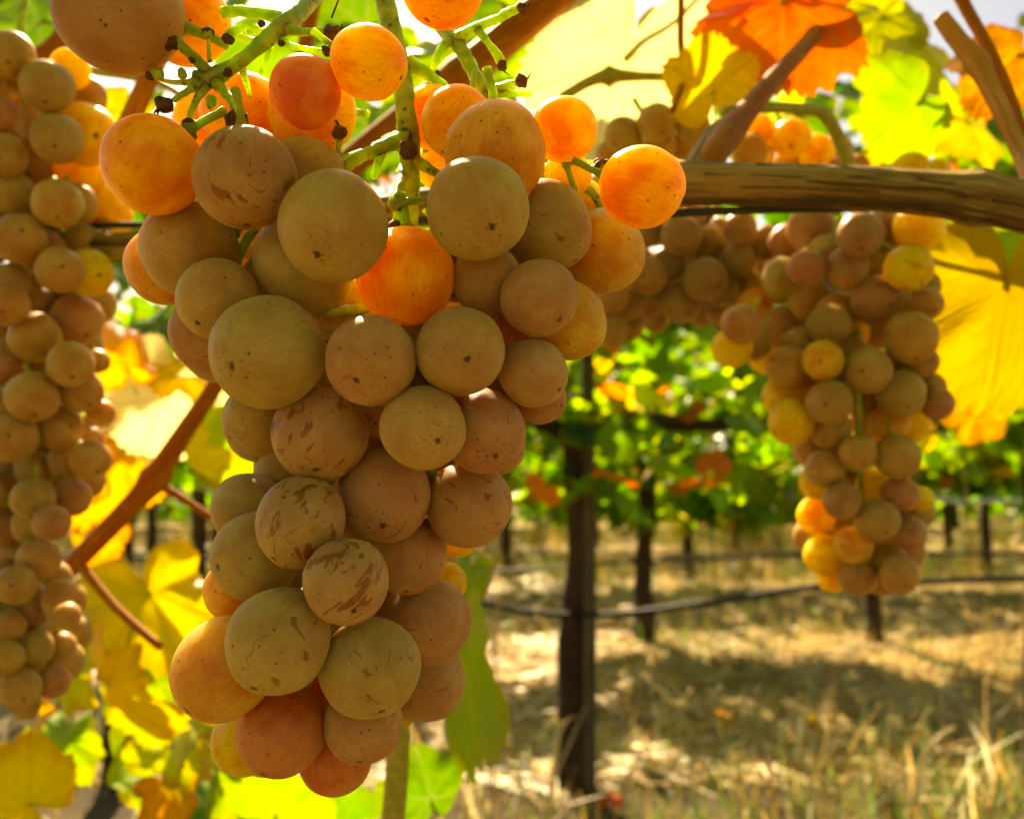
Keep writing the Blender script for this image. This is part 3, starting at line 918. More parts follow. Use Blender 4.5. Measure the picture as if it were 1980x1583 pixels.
MAIN = [  # px, py, r, then colour, amount of rubbed bloom, pedicel direction in the picture
    (519, 681, 109, OLIVE, .45), (645, 438, 106, GOLD, .15), (924, 405, 100, GOLD, .0), (819, 827, 82, GOLD, .1),
    (670, 1123, 83, PINK, 1.0), (540, 1237, 99, OLIVE, .7), (716, 1290, 98, OLIVE, .5), (232, 28, 112, PINK, .2),
    (473, 343, 98, PINK, .9, (-.1, 1.0)), (1241, 361, 79, AMBER, .0, (-1, .35)), (1043, 576, 76, PINK, .2), (581, 1010, 85, OLIVE, 1.0),
    (591, 178, 70, ROSE, .2, (.6, .8)), (712, 121, 71, AMBER, .0, (-1, .5)), (855, -29, 82, AMBER, .1, (.4, 1)), (890, 680, 87, OLIVE, .2),
    (718, 697, 87, PINK, .4), (1030, 720, 66, PINK, .2), (296, 318, 97, AMBER, .1, (.7, .75)), (957, 300, 99, HONEY, .15, (0, 1)),
    (620, 838, 92, PINK, .85), (743, 955, 91, PINK, .6), (495, 1076, 86, OLIVE, .2), (1058, 437, 85, OLIVE, .5),
    (785, 534, 95, AMBER, .1, (0, 1)), (935, 832, 81, PINK, .6), (367, 480, 95, GOLD, .2), (428, 635, 92, PINK, .4),
    (590, 508, 98, OLIVE, .2), (884, 236, 69, AMBER, .0, (.2, .5)), (1090, 252, 65, AMBER, .1, (.1, -.9)), (1162, 485, 81, HONEY, .1),
    (905, 975, 84, PINK, .7), (788, 1070, 76, PINK, .6), (825, 1200, 87, PINK, .5), (432, 1293, 97, HONEY, .2),
    (545, 1412, 86, ROSE, .4), (702, 1395, 76, PINK, .2), (480, 985, 72, OLIVE, .2), (560, 928, 70, OLIVE, .2),
    (456, 1140, 61, HONEY, .2), (820, 1312, 78, PINK, .5), (500, 812, 70, OLIVE, .6), (1095, 620, 76, HONEY, .3),
    (940, 540, 68, PINK, .2), (590, 345, 78, OLIVE, .2), (318, 515, 75, HONEY, .2), (355, 38, 84, AMBER, .1),
    (648, 1463, 71, ROSE, .2), (477, 1430, 65, AMBER, .0), (425, 662, 80, OLIVE, .2), (1040, 768, 53, PINK, .2),
    (958, 862, 58, PINK, .5), (500, 832, 59, OLIVE, .2), (605, 215, 86, AMBER, .1), (470, 218, 76, AMBER, .1),
    (400, 235, 62, AMBER, .1), (835, 228, 60, AMBER, .0), (862, 1128, 42, AMBER, .0), (885, 1032, 42, AMBER, .0),
    (778, 1372, 32, AMBER, .0), (618, 1338, 46, ROSE, .0), (700, 1000, 50, PINK, .0), (730, 800, 50, PINK, .0), (850, 322, 46, AMBER, .0), (1098, 338, 44, AMBER, .0), (1130, 385, 38, AMBER, .0), (480, 552, 52, ROSE, .0), (990, 640, 42, ROSE, .0),
]
main_axis = [(792, 330, .19), (790, 450, .195), (775, 600, .20), (750, 780, .195), (720, 950, .19), (690, 1120, .188), (660, 1290, .185), (640, 1380, .185)]


def main_ax(y):
    ax = np.interp(y, [0, 300, 600, 900, 1200, 1450], [650, 740, 740, 720, 640, 620])
    w = np.interp(y, [0, 300, 600, 900, 1200, 1450], [520, 520, 380, 280, 270, 200])
    return ax, w


main_root, main_placed = build_bunch(MAIN, 'large sharp golden pink bunch filling the left centre foreground', .153, main_axis, G_NEAR, 5, fill=70, dmax=.25, ax=main_ax, need=0.93, tone=.92)


def stem_px(mb, pts, seg=12, sub=7, rough=0.26, **k):
    mb.tube([at(a, b, d) for a, b, d, w in pts], [w * .44 / FPX * d for a, b, d, w in pts], seg, sub, rough=rough, rfreq=1100, **k)


mb = MB()
D = .182
stem_px(mb, [(725, -90, .186, 44), (742, -10, .186, 44), (765, 95, .185, 46), (783, 190, .184, 46), (790, 270, .184, 50), (793, 330, .187, 44), (790, 450, .195, 38), (775, 600, .20, 34), (750, 780, .195, 30), (720, 950, .19, 28), (690, 1120, .188, 24), (660, 1290, .185, 20), (640, 1380, .185, 12)], 16, 8, 0.07)
stem_px(mb, [(640, -60, .19, 30), (612, -10, .18, 34), (575, 28, .172, 40), (545, 52, .168, 42), (490, 98, .166, 32), (440, 135, .166, 34), (405, 152, .166, 46), (375, 150, .166, 30)], 14, 8, 0.16)
stem_px(mb, [(560, 40, .17, 34), (510, 28, .17, 26), (460, 22, .171, 24), (432, 25, .172, 26)])
stem_px(mb, [(548, 55, .168, 30), (580, 62, .166, 18), (612, 62, .164, 16), (632, 62, .163, 20)])
stem_px(mb, [(410, 150, .166, 30), (380, 115, .164, 24), (355, 92, .162, 22), (338, 75, .161, 18)])
stem_px(mb, [(400, 155, .166, 26), (360, 160, .164, 14), (325, 158, .163, 10), (300, 150, .162, 9)])
stem_px(mb, [(400, 160, .166, 26), (365, 175, .163, 16), (335, 195, .162, 12)])
stem_px(mb, [(400, 160, .166, 30), (382, 190, .164, 18), (370, 215, .164, 14), (366, 240, .165, 16)])
stem_px(mb, [(415, 155, .166, 32), (435, 180, .163, 22), (450, 200, .161, 18), (458, 222, .160, 18)])
stem_px(mb, [(470, 115, .166, 22), (470, 140, .168, 16), (478, 165, .17, 12), (484, 190, .17, 7)])
stem_px(mb, [(405, 120, .164, 12), (404, 95, .163, 8), (403, 72, .163, 8)])
stem_px(mb, [(540, 60, .168, 26), (555, 85, .167, 14), (590, 95, .166, 12), (625, 100, .168, 14)])
stem_px(mb, [(500, 60, .17, 20), (480, 50, .168, 14), (455, 60, .167, 20), (443, 70, .166, 24)])
stem_px(mb, [(520, 90, .168, 20), (515, 115, .17, 14), (505, 145, .172, 12)])
stem_px(mb, [(830, -20, .20, 32), (858, 55, .195, 34), (890, 92, .19, 34), (915, 140, .19, 30), (940, 180, .19, 36), (960, 215, .192, 30)], 10)
stem_px(mb, [(885, 75, .19, 32), (925, 52, .188, 20), (960, 38, .186, 18), (985, 24, .185, 22), (1002, 18, .184, 16)])
stem_px(mb, [(925, 58, .188, 20), (945, 85, .186, 15), (960, 105, .185, 20), (968, 118, .185, 24)])
stem_px(mb, [(870, 78, .19, 22), (850, 100, .189, 18), (840, 128, .189, 16), (845, 140, .189, 12)])
stem_px(mb, [(785, 120, .185, 40), (820, 140, .187, 28), (860, 170, .19, 22), (885, 190, .19, 18)])
stem_px(mb, [(940, 180, .19, 30), (970, 178, .188, 22), (1000, 182, .187, 12), (1028, 184, .187, 7)])
stem_px(mb, [(950, 178, .19, 28), (980, 165, .186, 16), (1000, 160, .185, 14)])
stem_px(mb, [(788, 268, .183, 46), (745, 282, .178, 32), (705, 300, .174, 26), (672, 322, .172, 26), (655, 345, .172, 22)])
stem_px(mb, [(740, 285, .178, 24), (730, 320, .176, 18), (722, 345, .176, 14)])
stem_px(mb, [(780, 330, .184, 30), (775, 350, .175, 20), (768, 375, .17, 22), (765, 395, .168, 34), (790, 390, .168, 20), (820, 388, .17, 16)])
stem_px(mb, [(762, 395, .168, 26), (770, 415, .168, 22), (765, 432, .167, 18)])
stem_px(mb, [(800, 310, .185, 34), (835, 330, .186, 22), (860, 350, .187, 18)])
stem_px(mb, [(655, 300, .172, 14), (655, 285, .171, 12), (657, 268, .17, 18)])
stem_px(mb, [(790, 330, .172, 16), (790, 315, .171, 16), (790, 300, .17, 24)])
stem_px(mb, [(1035, 290, .195, 30), (1075, 325, .19, 28), (1105, 345, .186, 26), (1140, 370, .186, 22), (1165, 405, .188, 18)])
stem_px(mb, [(1105, 345, .186, 22), (1135, 330, .18, 14), (1158, 324, .176, 18), (1175, 330, .174, 16)])
stem_px(mb, [(1090, 325, .187, 10), (1120, 316, .184, 7), (1150, 314, .182, 9)])
stem_px(mb, [(500, 440, .175, 14), (480, 460, .176, 20), (465, 490, .178, 20), (458, 520, .18, 16), (452, 560, .18, 12)])
stem_px(mb, [(775, 600, .19, 24), (700, 598, .178, 26), (640, 603, .172, 22), (600, 600, .172, 16)])
link('stem', mb.mesh('stem', M_STEM), main_root)

# dried pedicel ends where berries have gone
DRY = [(334, 80, .161, 34, 200), (294, 148, .162, 20, 170), (322, 200, .161, 34, 215), (367, 242, .164, 36, 265), (460, 228, .160, 48, 270), (638, 64, .1625, 36, 0),
       (443, 72, .166, 24, 240), (628, 98, .168, 24, 0), (403, 68, .163, 22, 90), (1006, 16, .184, 22, 10), (970, 124, .185, 22, 280), (1004, 158, .185, 26, 10),
       (657, 262, .17, 30, 90), (790, 296, .17, 40, 90), (764, 438, .167, 36, 260), (1160, 322, .176, 30, 0), (1152, 313, .182, 14, 10), (440, 138, .164, 18, 300), (372, 118, .163, 14, 120), (505, 48, .168, 14, 90), (545, 82, .166, 14, 270), (845, 140, .189, 12, 270)]
for (x, y, d, w, a) in DRY:
    p = at(x, y, d)
    u = (RIGHT * math.cos(R(a)) + UP * math.sin(R(a))).normalized()
    r = w / 2 / FPX * d
    mb = MB().tube([p - u * r * 0.6, p, p + u * r * 0.8, p + u * r * 1.1], [r * .45, r * .95, r * .9, r * .5], 9, 3, rough=0.5, rfreq=900)
    rs = random.Random(x)
    for k in range(rs.randint(0, 2)):
        e = (u + RIGHT * rs.uniform(-.8, .8) + UP * rs.uniform(-.8, .8) + FWD * rs.uniform(-.6, .3)).normalized()
        mb.tube([p + u * r * .8, p + u * r * 1.1 + e * r * .5, p + u * r + e * r * rs.uniform(0.9, 1.7)], [r * .22, r * .16, r * .05], 5, 2, rough=.3, rfreq=1500)
    link('dried_pedicel', mb.mesh('dried_pedicel', M_DRY), main_root)
# small aborted green berries and loose hairs at the shoulder
for (x, y, d, w, a) in ((402, 62, .163, 22, 90), (302, 142, .162, 26, 150), (352, 142, .162, 20, 100), (650, 120, .167, 26, 320), (408, 198, .163, 24, 260)):
    p = at(x, y, d)
    u = (RIGHT * math.cos(R(a)) + UP * math.sin(R(a))).normalized()
    r = w / 2 / FPX * d
    mb = MB().tube([p - u * r * 1.1, p - u * r * .5, p + u * r * .5, p + u * r * 1.2], [r * .5, r * .95, r * .8, r * .15], 10, 3)
    link('unripe_berry', mb.mesh('unripe_berry', M_STEM), main_root)
mb = MB()
stem_px(mb, [(641, 35, .1625, 5), (650, 12, .162, 4), (662, -20, .162, 3)], 5, 3)
link('tendril', mb.mesh('tendril', M_DRY), main_root)

LEFT = [(20, 108, 46), (30, 1130, 38), (100, 1010, 36), (8, 300, 42), (15, 590, 40), (12, 1270, 34), (92, 168, 50), (110, 268, 48), (68, 652, 49), (63, 767, 50), (38, 462, 49), (112, 393, 48), (25, 375, 43), (24, 845, 48), (113, 825, 45), (116, 522, 45),
        (75, 1080, 41), (147, 618, 50), (137, 705, 44), (10, 703, 42), (65, 965, 41), (140, 962, 36), (17, 1210, 32), (65, 1252, 37), (38, 1331, 40), (7, 1109, 30), (133, 890, 38), (65, 1170, 38),
        (120, 1249, 27), (103, 1317, 32), (157, 756, 42), (20, 545, 36), (50, 318, 46), (0, 220, 34), (135, 133, 38, SUNNY), (165, 260, 61, SUNNY), (150, 340, 50, SUNNY), (190, 412, 63, SUNNY), (172, 527, 46, SUNNY),
        (68, 910, 38), (195, 799, 27), (188, 698, 24), (171, 849, 28), (174, 910, 20), (68, 1012, 42), (45, 1125, 34), (51, 1365, 26), (60, 590, 46), (15, 920, 40), (10, 1020, 38), (5, 620, 40), (130, 1190, 26), (5, 1290, 36), (-40, 420, 46), (-40, 720, 46), (-45, 900, 44), (-40, 1180, 40), (-40, 150, 46)]
left_axis = [(40, 60, .345), (60, 300, .35), (60, 600, .35), (60, 900, .35), (50, 1200, .345), (45, 1330, .34)]
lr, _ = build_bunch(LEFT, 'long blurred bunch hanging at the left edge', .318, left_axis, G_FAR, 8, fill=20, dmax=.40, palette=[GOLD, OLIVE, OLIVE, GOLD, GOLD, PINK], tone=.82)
mb = MB(); stem_px(mb, [(60, -60, .35, 26)] + [(a, b, d, 20) for a, b, d in left_axis], 8, 5, 0.1); link('stem', mb.mesh('stem', M_STEM), lr)

RIGHT_B = [(1663, 454, 44, PINK), (1757, 518, 45, SUNNY), (1695, 579, 49), (1621, 612, 47), (1762, 652, 50), (1569, 580, 44), (1512, 543, 44), (1638, 516, 40, PINK), (1591, 696, 39), (1678, 716, 45), (1742, 761, 46), (1604, 778, 44),
           (1658, 876, 36), (1735, 882, 44), (1696, 1005, 42), (1628, 969, 36), (1650, 1054, 37), (1740, 955, 36), (1599, 494, 40), (1512, 632, 42), (1433, 627, 39), (1522, 709, 41), (1777, 440, 48, SUNNY), (1718, 820, 40), (1595, 906, 38),
           (1756, 1029, 34), (1658, 1116, 37), (1740, 1111, 37), (1718, 1081, 34), (1569, 444, 47, PINK), (1812, 781, 32, PINK), (1525, 469, 38), (1530, 815, 45, SUNNY), (1515, 766, 43, SUNNY), (1416, 672, 39, SUNNY), (1480, 691, 33, SUNNY),
           (1606, 830, 40), (1762, 820, 36, SUNNY), (1579, 931, 35, SUNNY), (1579, 996, 37, SUNNY), (1595, 1073, 40, SUNNY), (1609, 1118, 28, SUNNY), (1781, 964, 25, SUNNY), (1690, 936, 34, SUNNY), (1792, 588, 32), (1780, 700, 34), (1460, 590, 34), (1640, 640, 40), (1560, 640, 36), (1700, 640, 36)]
right_axis = [(1655, 420, .36), (1658, 600, .375), (1658, 800, .37), (1665, 950, .365), (1680, 1090, .36)]
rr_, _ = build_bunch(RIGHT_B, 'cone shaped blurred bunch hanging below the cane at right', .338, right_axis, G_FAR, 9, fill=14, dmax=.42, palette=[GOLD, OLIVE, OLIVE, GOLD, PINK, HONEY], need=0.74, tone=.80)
mb = MB(); stem_px(mb, [(1650, 365, .335, 18), (1655, 420, .35, 18), (1658, 600, .37, 18), (1658, 700, .352, 16), (1660, 800, .348, 15), (1664, 940, .352, 13), (1680, 1090, .36, 8)], 8, 5, 0.1); link('stem', mb.mesh('stem', M_STEM), rr_)

MIDB = [(1317, 456, 41), (1364, 540, 43), (1431, 441, 33), (1426, 503, 36), (1252, 533, 38), (1317, 585, 40), (1396, 563, 33), (1183, 573, 34), (1252, 445, 34), (1180, 640, 33), (1445, 550, 32), (1391, 602, 29), (1290, 510, 36), (1370, 470, 36), (1480, 470, 36), (1220, 490, 36), (1150, 560, 34), (1210, 590, 32), (1330, 420, 34), (1400, 620, 24), (1470, 520, 30)]
mid_axis = [(1330, 410, .44), (1320, 500, .45), (1300, 600, .44)]
mr, _ = build_bunch(MIDB, 'shaded bunch behind the main one, under the dark wire', .405, mid_axis, G_FAR, 10, fill=8, dmax=.50, palette=[OLIVE, OLIVE, GOLD], tone=.60)  # low tone darkens these berries in place of leaf shade
mb = MB(); stem_px(mb, [(1350, 355, .43, 16)] + [(a, b, d, 14) for a, b, d in mid_axis], 8, 4, 0.1); link('stem', mb.mesh('stem', M_STEM), mr)

UPL = [(1341, 243, 33), (1270, 238, 38), (1205, 262, 37), (1277, 284, 31), (1322, 280, 31), (1240, 300, 32), (1180, 300, 30), (1360, 300, 28)]
ur, _ = build_bunch(UPL, 'small olive bunch resting above the cane, left of the broken spur', .375, [(1270, 230, .395), (1280, 290, .395)], G_FAR, 11, fill=2, dmax=.52, palette=[OLIVE, GOLD])
mb = MB(); stem_px(mb, [(1225, 190, .395, 12), (1240, 215, .395, 12), (1270, 260, .395, 12), (1290, 350, .395, 12)], 8, 4, 0.1); link('stem', mb.mesh('stem', M_STEM), ur)
UPR = [(1448, 294, 36, OLIVE), (1530, 267, 38, SUNNY), (1465, 255, 34, SUNNY), (1579, 294, 34, SUNNY), (1525, 312, 28), (1490, 320, 28), (1658, 322, 24, PINK), (1762, 330, 36, SUNNY), (1812, 330, 24, SUNNY), (1620, 330, 28)]
ur2, _ = build_bunch(UPR, 'sunlit amber bunch peeking over the cane, right of the broken spur', .41, [(1520, 260, .44), (1600, 320, .44)], G_FAR, 12, fill=2, dmax=.5)
mb = MB(); stem_px(mb, [(1500, 215, .44, 12), (1530, 270, .44, 12), (1600, 330, .44, 12), (1780, 345, .44, 10)], 8, 4, 0.1); link('stem', mb.mesh('stem', M_STEM), ur2)

# ------------------------------------------------------------------ the vine rows behind
FAR_LEAVES = [leaf_mesh('leaf', 900 + i, rings=3, spokes=30, curl=0.4, wave=0.08, mat=M_LEAF_ROW) for i in range(5)]


def canopy_spots(g, x0, x1, y0, zb, zt, n, thick, bias=0.9):
    for _ in range(n):
        z = zb + (zt - zb) * g.random() ** bias
        w = thick * (0.6 + 0.5 * math.sin(math.pi * min(1, max(0, (z - zb) / (zt - zb)))))
        yield Vector((g.uniform(x0, x1), y0 + g.gauss(0, w * 0.5), z))


def leaf_rot(g):
    return (Matrix.Rotation(g.uniform(0, 6.28), 3, 'Z') @ Matrix.Rotation(g.gauss(0.7, 0.5), 3, 'X') @ Matrix.Rotation(g.uniform(-0.5, 0.5), 3, 'Y') @ Matrix.Rotation(g.uniform(0, 6.28), 3, 'Z'))


FCOL = [(0.065, 0.20, 0.015), (0.08, 0.24, 0.018), (0.12, 0.30, 0.022), (0.19, 0.34, 0.03), (0.055, 0.15, 0.015)]
ACOL = [(0.45, 0.33, 0.04), (0.45, 0.16, 0.03), (0.3, 0.3, 0.05)]


def joined_leaves(g, spots, smin, smax, name, parent):
    src = FAR_LEAVES[g.randrange(5)]
    lo = leaf_mesh('tmp', g.randrange(999), rings=1, spokes=14, curl=0.4, wave=0.06)
    bv = np.array([v.co[:] for v in lo.vertices])
    bf = [tuple(p.vertices) for p in lo.polygons]
    bpy.data.meshes.remove(lo)
    V, F, C = [], [], []
    for p in spots:
        s = g.uniform(smin, smax)
        m = np.array(leaf_rot(g)) * s
        b = len(V) * len(bv)
        V.append(bv @ m.T + np.array(p))
        F += [tuple(b + k for k in f) for f in bf]
        c = g.choice(FCOL) if g.random() > 0.12 else g.choice(ACOL)
        k = g.uniform(0.3, 1.35)
        C.append(np.tile([c[0] * k, c[1] * k, c[2] * k, 1], (len(bv), 1)))
    me = bpy.data.meshes.new(name)
    me.from_pydata(np.concatenate(V).tolist(), [], F)
    a = me.attributes.new('tint', 'FLOAT_COLOR', 'POINT')
    a.data.foreach_set('color', np.concatenate(C).astype(np.float32).ravel())
    me.materials.append(M_FOL)
    o = link(name, me, parent)
    o['kind'] = 'stuff'
    return o


def background_vine(x, y, seed, label, group, single, joined, tr=0.036, zc=1.03, zb=0.74, zt=1.75, half=0.62, lean=0.0, thick=0.34, ls=(0.055, 0.085), bias=0.9, shift=0.0):
    g = random.Random(seed)
    gz = ground_z(x, y)
    zb += g.uniform(-.10, .12) if y > 6 else 0
    zc += g.uniform(-.12, .04) if y > 4 else 0
    root = thing('grapevine', (x, y, gz), label, 'grapevine', group)
    mb = MB().tube([(x - lean, y, gz - 0.06), (x - lean * .8, y, gz + 0.06), (x - lean * .4 + g.uniform(-.015, .015), y + .01, gz + .35), (x + g.uniform(-.02, .02), y - .01, gz + .7), (x, y, zc)],
                   [tr * 1.5, tr * 1.2, tr, tr * .95, tr * 1.15], 14, 6, rough=.25, rfreq=14, ridges=.15, seed=seed)
    link('trunk', mb.mesh('trunk', M_TRUNK), root)
    for s in (-1, 1):
        mb = MB().tube([(x, y, zc - .05), (x + s * .12, y + .01, zc + .01), (x + s * half * .6, y, zc + g.uniform(-.02, .03)), (x + s * half, y, zc + .01)], [tr * .8, tr * .6, tr * .5, tr * .35], 10, 5, rough=.3, rfreq=18, seed=seed)
        link('cordon', mb.mesh('cordon', M_TRUNK), root)
    for k in range(5):
        sx = x + g.uniform(-half, half)
        mb = MB().tube([(sx, y, zc), (sx + g.uniform(-.05, .05), y + g.uniform(-.06, .06), zc + .35), (sx + g.uniform(-.1, .1), y + g.uniform(-.1, .1), zt - .1)], [.006, .005, .003], 6, 3)
        link('shoot', mb.mesh('shoot', M_REDCANE), root)
    for p in canopy_spots(g, x - half * 1.1 + shift, x + half * 1.1 + shift, y, zb, zt, single, thick, bias):
        s = g.uniform(*ls)
        o = link('leaf', FAR_LEAVES[g.randrange(5)], root, Matrix.Translation(p) @ leaf_rot(g).to_4x4() @ Matrix.Diagonal((s, s, s, 1)))
        c = g.choice(FCOL) if g.random() > 0.12 else g.choice(ACOL)
        k = g.uniform(.35, 1.35)
        o.color = (c[0] * k, c[1] * k, c[2] * k, .2)
    if joined:
        joined_leaves(g, canopy_spots(g, x - half * 1.1 + shift, x + half * 1.1 + shift, y, zb, zt, joined, thick, bias), ls[0], ls[1], 'foliage', root)
    return root


def px_x(px, d):
    return (px - 990) / FPX * d


ROW1, ROW2 = 2.57, 4.5
BIG = dict(ls=(.062, .095))
background_vine(px_x(1112, ROW1), ROW1, 1, 'nearest background vine, dark trunk just right of the main bunch crossed by the black hose', None, 300, 160, tr=.042, zb=.84, zt=2.0, half=.62, bias=1.25, **BIG)
background_vine(px_x(1990, ROW1), ROW1, 2, 'background vine cut by the right edge of the picture', None, 280, 80, zb=.92, zt=1.95, half=.62, **BIG)
background_vine(px_x(240, ROW1), ROW1, 3, 'background vine hidden behind the left leaves and bunch', None, 240, 80, zb=.85, zt=1.95, half=.62, **BIG)
background_vine(px_x(1252, ROW2), ROW2, 4, 'second row vine with slim trunk just right of the nearest trunk', None, 300, 160, tr=.045, zb=.60, zt=1.62, lean=.03, bias=1.5, half=.58, ls=(.075, .11), thick=.42, shift=.12)
background_vine(px_x(385, ROW2), ROW2, 5, 'second row vine with dark trunk left of the main bunch', None, 160, 260, tr=.04, zb=.86, zt=1.65, **BIG)
background_vine(px_x(820, ROW2), ROW2, 6, 'second row vine standing behind the main bunch', None, 150, 260, zb=.86, zt=1.65, **BIG)
background_vine(px_x(1685, ROW2), ROW2, 7, 'second row vine behind the right bunch, trunk below its tip', None, 260, 200, zb=.84, zt=1.65, **BIG)
background_vine(px_x(2120, ROW2), ROW2, 8, 'second row vine beyond the right edge of the picture', None, 120, 260, zb=.84, zt=1.65, **BIG)
ROW3 = ((300, 'third row vine hidden behind the yellow leaves at left'), (640, 'third row vine behind the left side of the main bunch'), (980, 'third row vine left of the nearest background trunk'),
        (1330, 'third row vine with thin trunk right of the leafy second row vine'), (1690, 'third row vine seen right beside the cone shaped bunch'), (1905, 'third row vine with trunk left of the right edge'), (2150, 'third row vine reaching in at the right edge'))
for i, (px, lab) in enumerate(ROW3):
    background_vine(px_x(px, 6.5), 6.5, 40 + i, lab, 'distant vines, third row', 0, 560, zb=.68, zt=1.75, half=.68, bias=1.2, **BIG)
WHERE = ('behind the left bunch', 'behind the yellow leaves at left', 'behind the main bunch, left side', 'behind the main bunch, right edge', 'just right of the nearest trunk', 'midway between nearest trunk and right bunch', 'at the left flank of the right bunch', 'just right of the right bunch', 'at the right edge')
for i, px in enumerate((180, 420, 660, 900, 1150, 1420, 1560, 1830, 2080)):
    background_vine(px_x(px, 8.6), 8.6, 70 + i, 'small distant fourth row vine ' + WHERE[i], 'distant vines, fourth row', 0, 520, zb=.35, zt=1.95, half=.7, bias=1.2, **BIG)
for i, (yy, xw) in enumerate(((11, 7.5), (13.5, 9), (16.5, 11), (21, 14), (30, 20))):
    g = random.Random(300 + i)
    root = thing('vine_row', (0, yy, 0), 'far blurred vine row, number %d of those behind the fourth row' % (i + 1), 'vines')
    root['kind'] = 'stuff'
    joined_leaves(g, list(canopy_spots(g, -xw, xw, yy, .12, 2.0, 3000, .45, 1.2)), .08, .16, 'foliage', root)
    for k in range(int(xw * 2 / 1.3)):
        x = -xw + k * 1.3 + g.uniform(-.1, .1)
        link('trunk', MB().tube([(x, yy, -.05), (x + g.uniform(-.03, .03), yy, .5), (x, yy, 1.05)], [.05, .036, .04], 7, 3, rough=.2, rfreq=14).mesh('trunk', M_TRUNK), root)

# unseen foliage of the own row and the next, added to cut fill light
for i, (yy, z0, z1, n, xw, lab) in enumerate(((0.02, 1.30, 2.0, 900, 2.6, 'unseen leafy top of the near vine row, added over the camera for shade'), (-1.95, .55, 2.0, 1500, 3.2, 'unseen vine row added behind the camera to block sky light'))):
    g = random.Random(400 + i)
    root = thing('vine_row', (0, yy, 0), lab, 'vines')
    root['kind'] = 'stuff'
    joined_leaves(g, [p for p in canopy_spots(g, -xw, xw, yy, z0, z1, n, .3)], .06, .10, 'foliage', root)

# stakes, hoses and wires of the rows
st = thing('vineyard_stake', (px_x(1142, 2.52), 2.52, 0), 'weathered wooden stake beside the nearest background trunk', 'stake')
mb = MB().tube([(px_x(1136, 2.52), 2.52, -.1), (px_x(1139, 2.52), 2.52, .6), (px_x(1136, 2.53), 2.53, 1.5)], .019, 10, 5, rough=.08, rfreq=20, ridges=.06)
link('stake_post', mb.mesh('stake_post', M_STAKE), st)


def row_line(name, label, pts, rad, mat, part):
    t = thing(name, pts[len(pts) // 2], label, name.split('_')[-1])
    mb = MB().tube(pts, rad, 8, 8, rough=.05, rfreq=9)
    link(part, mb.mesh(part, mat), t)
    return t


HY = ROW1 - .085
row_line('drip_hose', 'sagging black drip hose tied across the nearest background trunk', [at(x, y, HY) for x, y in ((-700, 1120), (-200, 1160), (300, 1180), (600, 1140), (905, 1160), (1000, 1180), (1110, 1189), (1230, 1184), (1400, 1160), (1600, 1132), (1800, 1124), (2000, 1118), (2500, 1120))], .0095, M_HOSE, 'hose_run')
row_line('drip_hose', 'shiny drip hose along the second vine row', [at(x, y, ROW2 - .06) for x, y in ((-400, 1070), (200, 1075), (385, 1077), (700, 1085), (960, 1103), (1250, 1085), (1680, 1070), (2400, 1070))], .009, M_HOSE, 'hose_run')
row_line('drip_hose', 'silvery sunlit drip hose along the third vine row', [at(x, y, 6.05) for x, y in ((-400, 950), (380, 950), (980, 955), (1080, 962), (1200, 978), (1330, 980), (1600, 960), (1900, 968), (2400, 960))], .011, M_WIRE_GLINT, 'hose_run')  # pale colour stands in for sun and sky reflected on black hose
row_line('trellis_wire', 'pale trellis wire of the fourth vine row', [at(x, y, 8.5) for x, y in ((-400, 905), (380, 908), (1040, 910), (1500, 918), (2400, 910))], .007, M_WIRE_GLINT, 'wire_strand')

# ------------------------------------------------------------------ weeds and fallen leaves
def stalk(name, label, pts, w, mat, twigs=0, seed=0, cat='weed', group=None):
    P = [at(*p) for p in pts]
    t = thing(name, P[0], label, cat, group)
    mb = MB().tube(P, [w, w * .9, w * .6][:len(P)] if len(P) == 3 else w, 6, 5, rough=.2, rfreq=80)
    link('stem', mb.mesh('stem', mat), t)
    g = random.Random(seed)
    for k in range(twigs):
        i = g.randrange(1, len(P))
        f = g.random()
        b = P[i - 1].lerp(P[i], f)
        e = Vector((g.uniform(-1, 1), g.uniform(-.6, .6), g.uniform(.1, 1))).normalized() * g.uniform(.04, .12)
        mb = MB().tube([b, b + e * .5 + Vector((0, 0, .01)), b + e], [w * .6, w * .5, w * .25], 5, 3)
        link('twig', mb.mesh('twig', mat), t)


def solid(name, c1, c2):
    return bark_material(name, c1, c2, c2, 5, 30, .3, .002, .55)


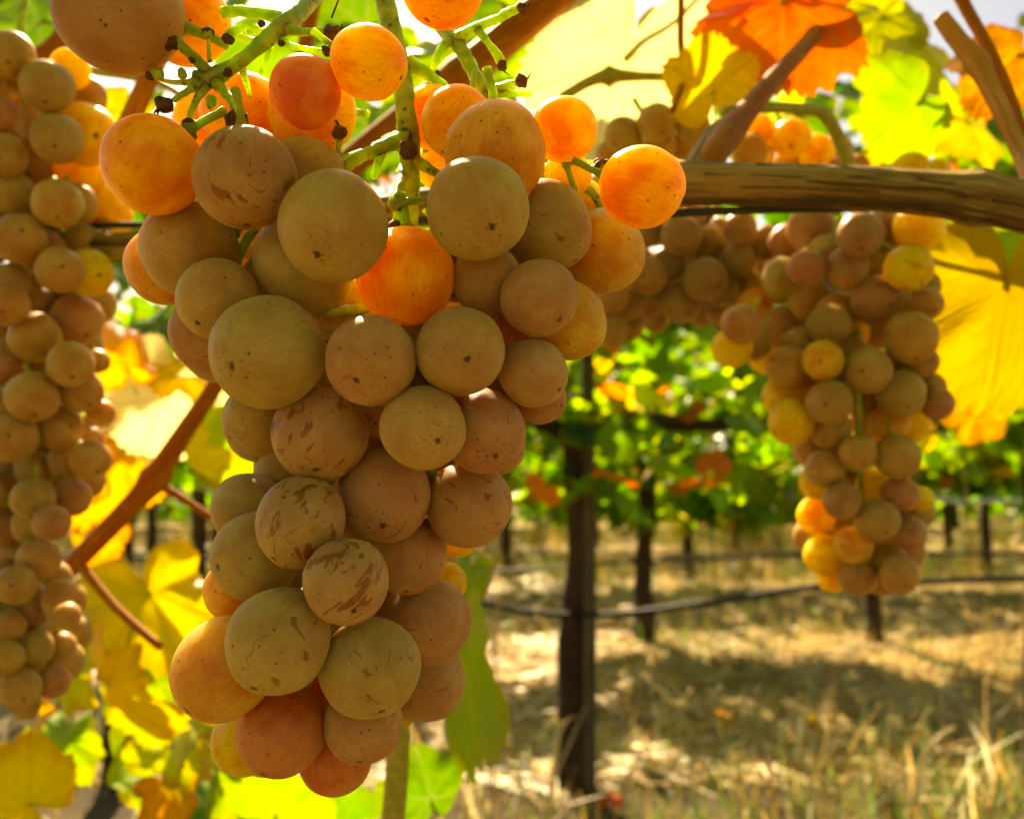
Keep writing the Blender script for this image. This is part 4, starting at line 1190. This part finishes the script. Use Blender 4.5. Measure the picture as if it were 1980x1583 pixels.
M_STALK = solid('pale_dry_stalk', (0.50, 0.36, 0.16, 1), (0.68, 0.54, 0.30, 1))
M_STALK2 = solid('golden_dry_stalk', (0.40, 0.24, 0.07, 1), (0.55, 0.36, 0.12, 1))
stalk('dry_weed', 'tall pale dry weed stalk at the bottom right', [(1750, 1620, 2.15), (1775, 1500, 2.15), (1800, 1430, 2.15)], .007, M_STALK, 5, 1)
stalk('dry_weed', 'bent golden weed stalk left of the pale one at bottom right', [(1735, 1490, 2.3), (1762, 1440, 2.3), (1785, 1390, 2.3)], .004, M_STALK2, 2, 2)
stalk('dry_weed', 'leaning golden weed stalk right of the pale one', [(1850, 1560, 2.2), (1835, 1480, 2.2), (1822, 1395, 2.2)], .004, M_STALK2, 3, 3)
stalk('dry_weed', 'slender seed stalk left of the nearest trunk', [(1062, 1600, 2.2), (1072, 1480, 2.2), (1086, 1395, 2.2)], .005, M_STALK, 2, 4)
stalk('dry_weed', 'thin golden stalk in front of the straw below the main bunch', [(952, 1560, 2.2), (958, 1300, 2.2), (962, 1150, 2.2)], .004, M_STALK2, 2, 5)
stalk('dry_weed', 'short stalk with golden head under the hose', [(1500, 1580, 2.2), (1490, 1500, 2.2), (1487, 1440, 2.2)], .006, M_STALK2, 3, 6)
stalk('dry_weed', 'thin upright stalk between the distant trunks at right', [(1880, 1120, 3.2), (1872, 1000, 3.2), (1862, 900, 3.2)], .004, M_STALK2, 2, 7)
stalk('dry_weed', 'white straw stalk lying across the bottom right corner', [(1670, 1497, 2.4), (1730, 1500, 2.4), (1800, 1504, 2.4)], .006, M_STALK, 0, 8)
stalk('dry_weed', 'diagonal golden stalk in the bottom right shade', [(1540, 1560, 2.2), (1590, 1480, 2.2), (1640, 1400, 2.2)], .0035, M_STALK2, 1, 9)

FL = [('red brown fallen leaf at the foot of the nearest trunk', 1180, 1560, ORA), ('small red fallen leaf on the sunlit straw', 1612, 1308, ORA), ('amber fallen leaf in the shadow band', 1410, 1390, YOR), ('rusty fallen leaf left of the trunk', 955, 1405, ORA), ('yellow fallen leaf in the shadow, right of the amber one', 1560, 1395, YEL)]
for i, (lab, x, y, c) in enumerate(FL):
    d = CAM_H * FPX / (y - 870)
    p = at(x, y, d * 0.985)
    p.z = max(p.z, 0.035)
    me = leaf_mesh('fallen_leaf', 700 + i, rings=5, spokes=56, curl=.6, wave=.12)
    s = .05
    q = Matrix.Rotation(i * 1.3, 3, 'Z') @ Matrix.Rotation(.35, 3, 'X')
    o = link('fallen_leaf', me, None, Matrix.Translation(p) @ q.to_4x4() @ Matrix.Diagonal((s, s, s, 1)))
    o.color = (*c, .8)
    tag(o, lab, 'leaf')

for o in bpy.data.objects:
    if '_root' in o:
        del o['_root']
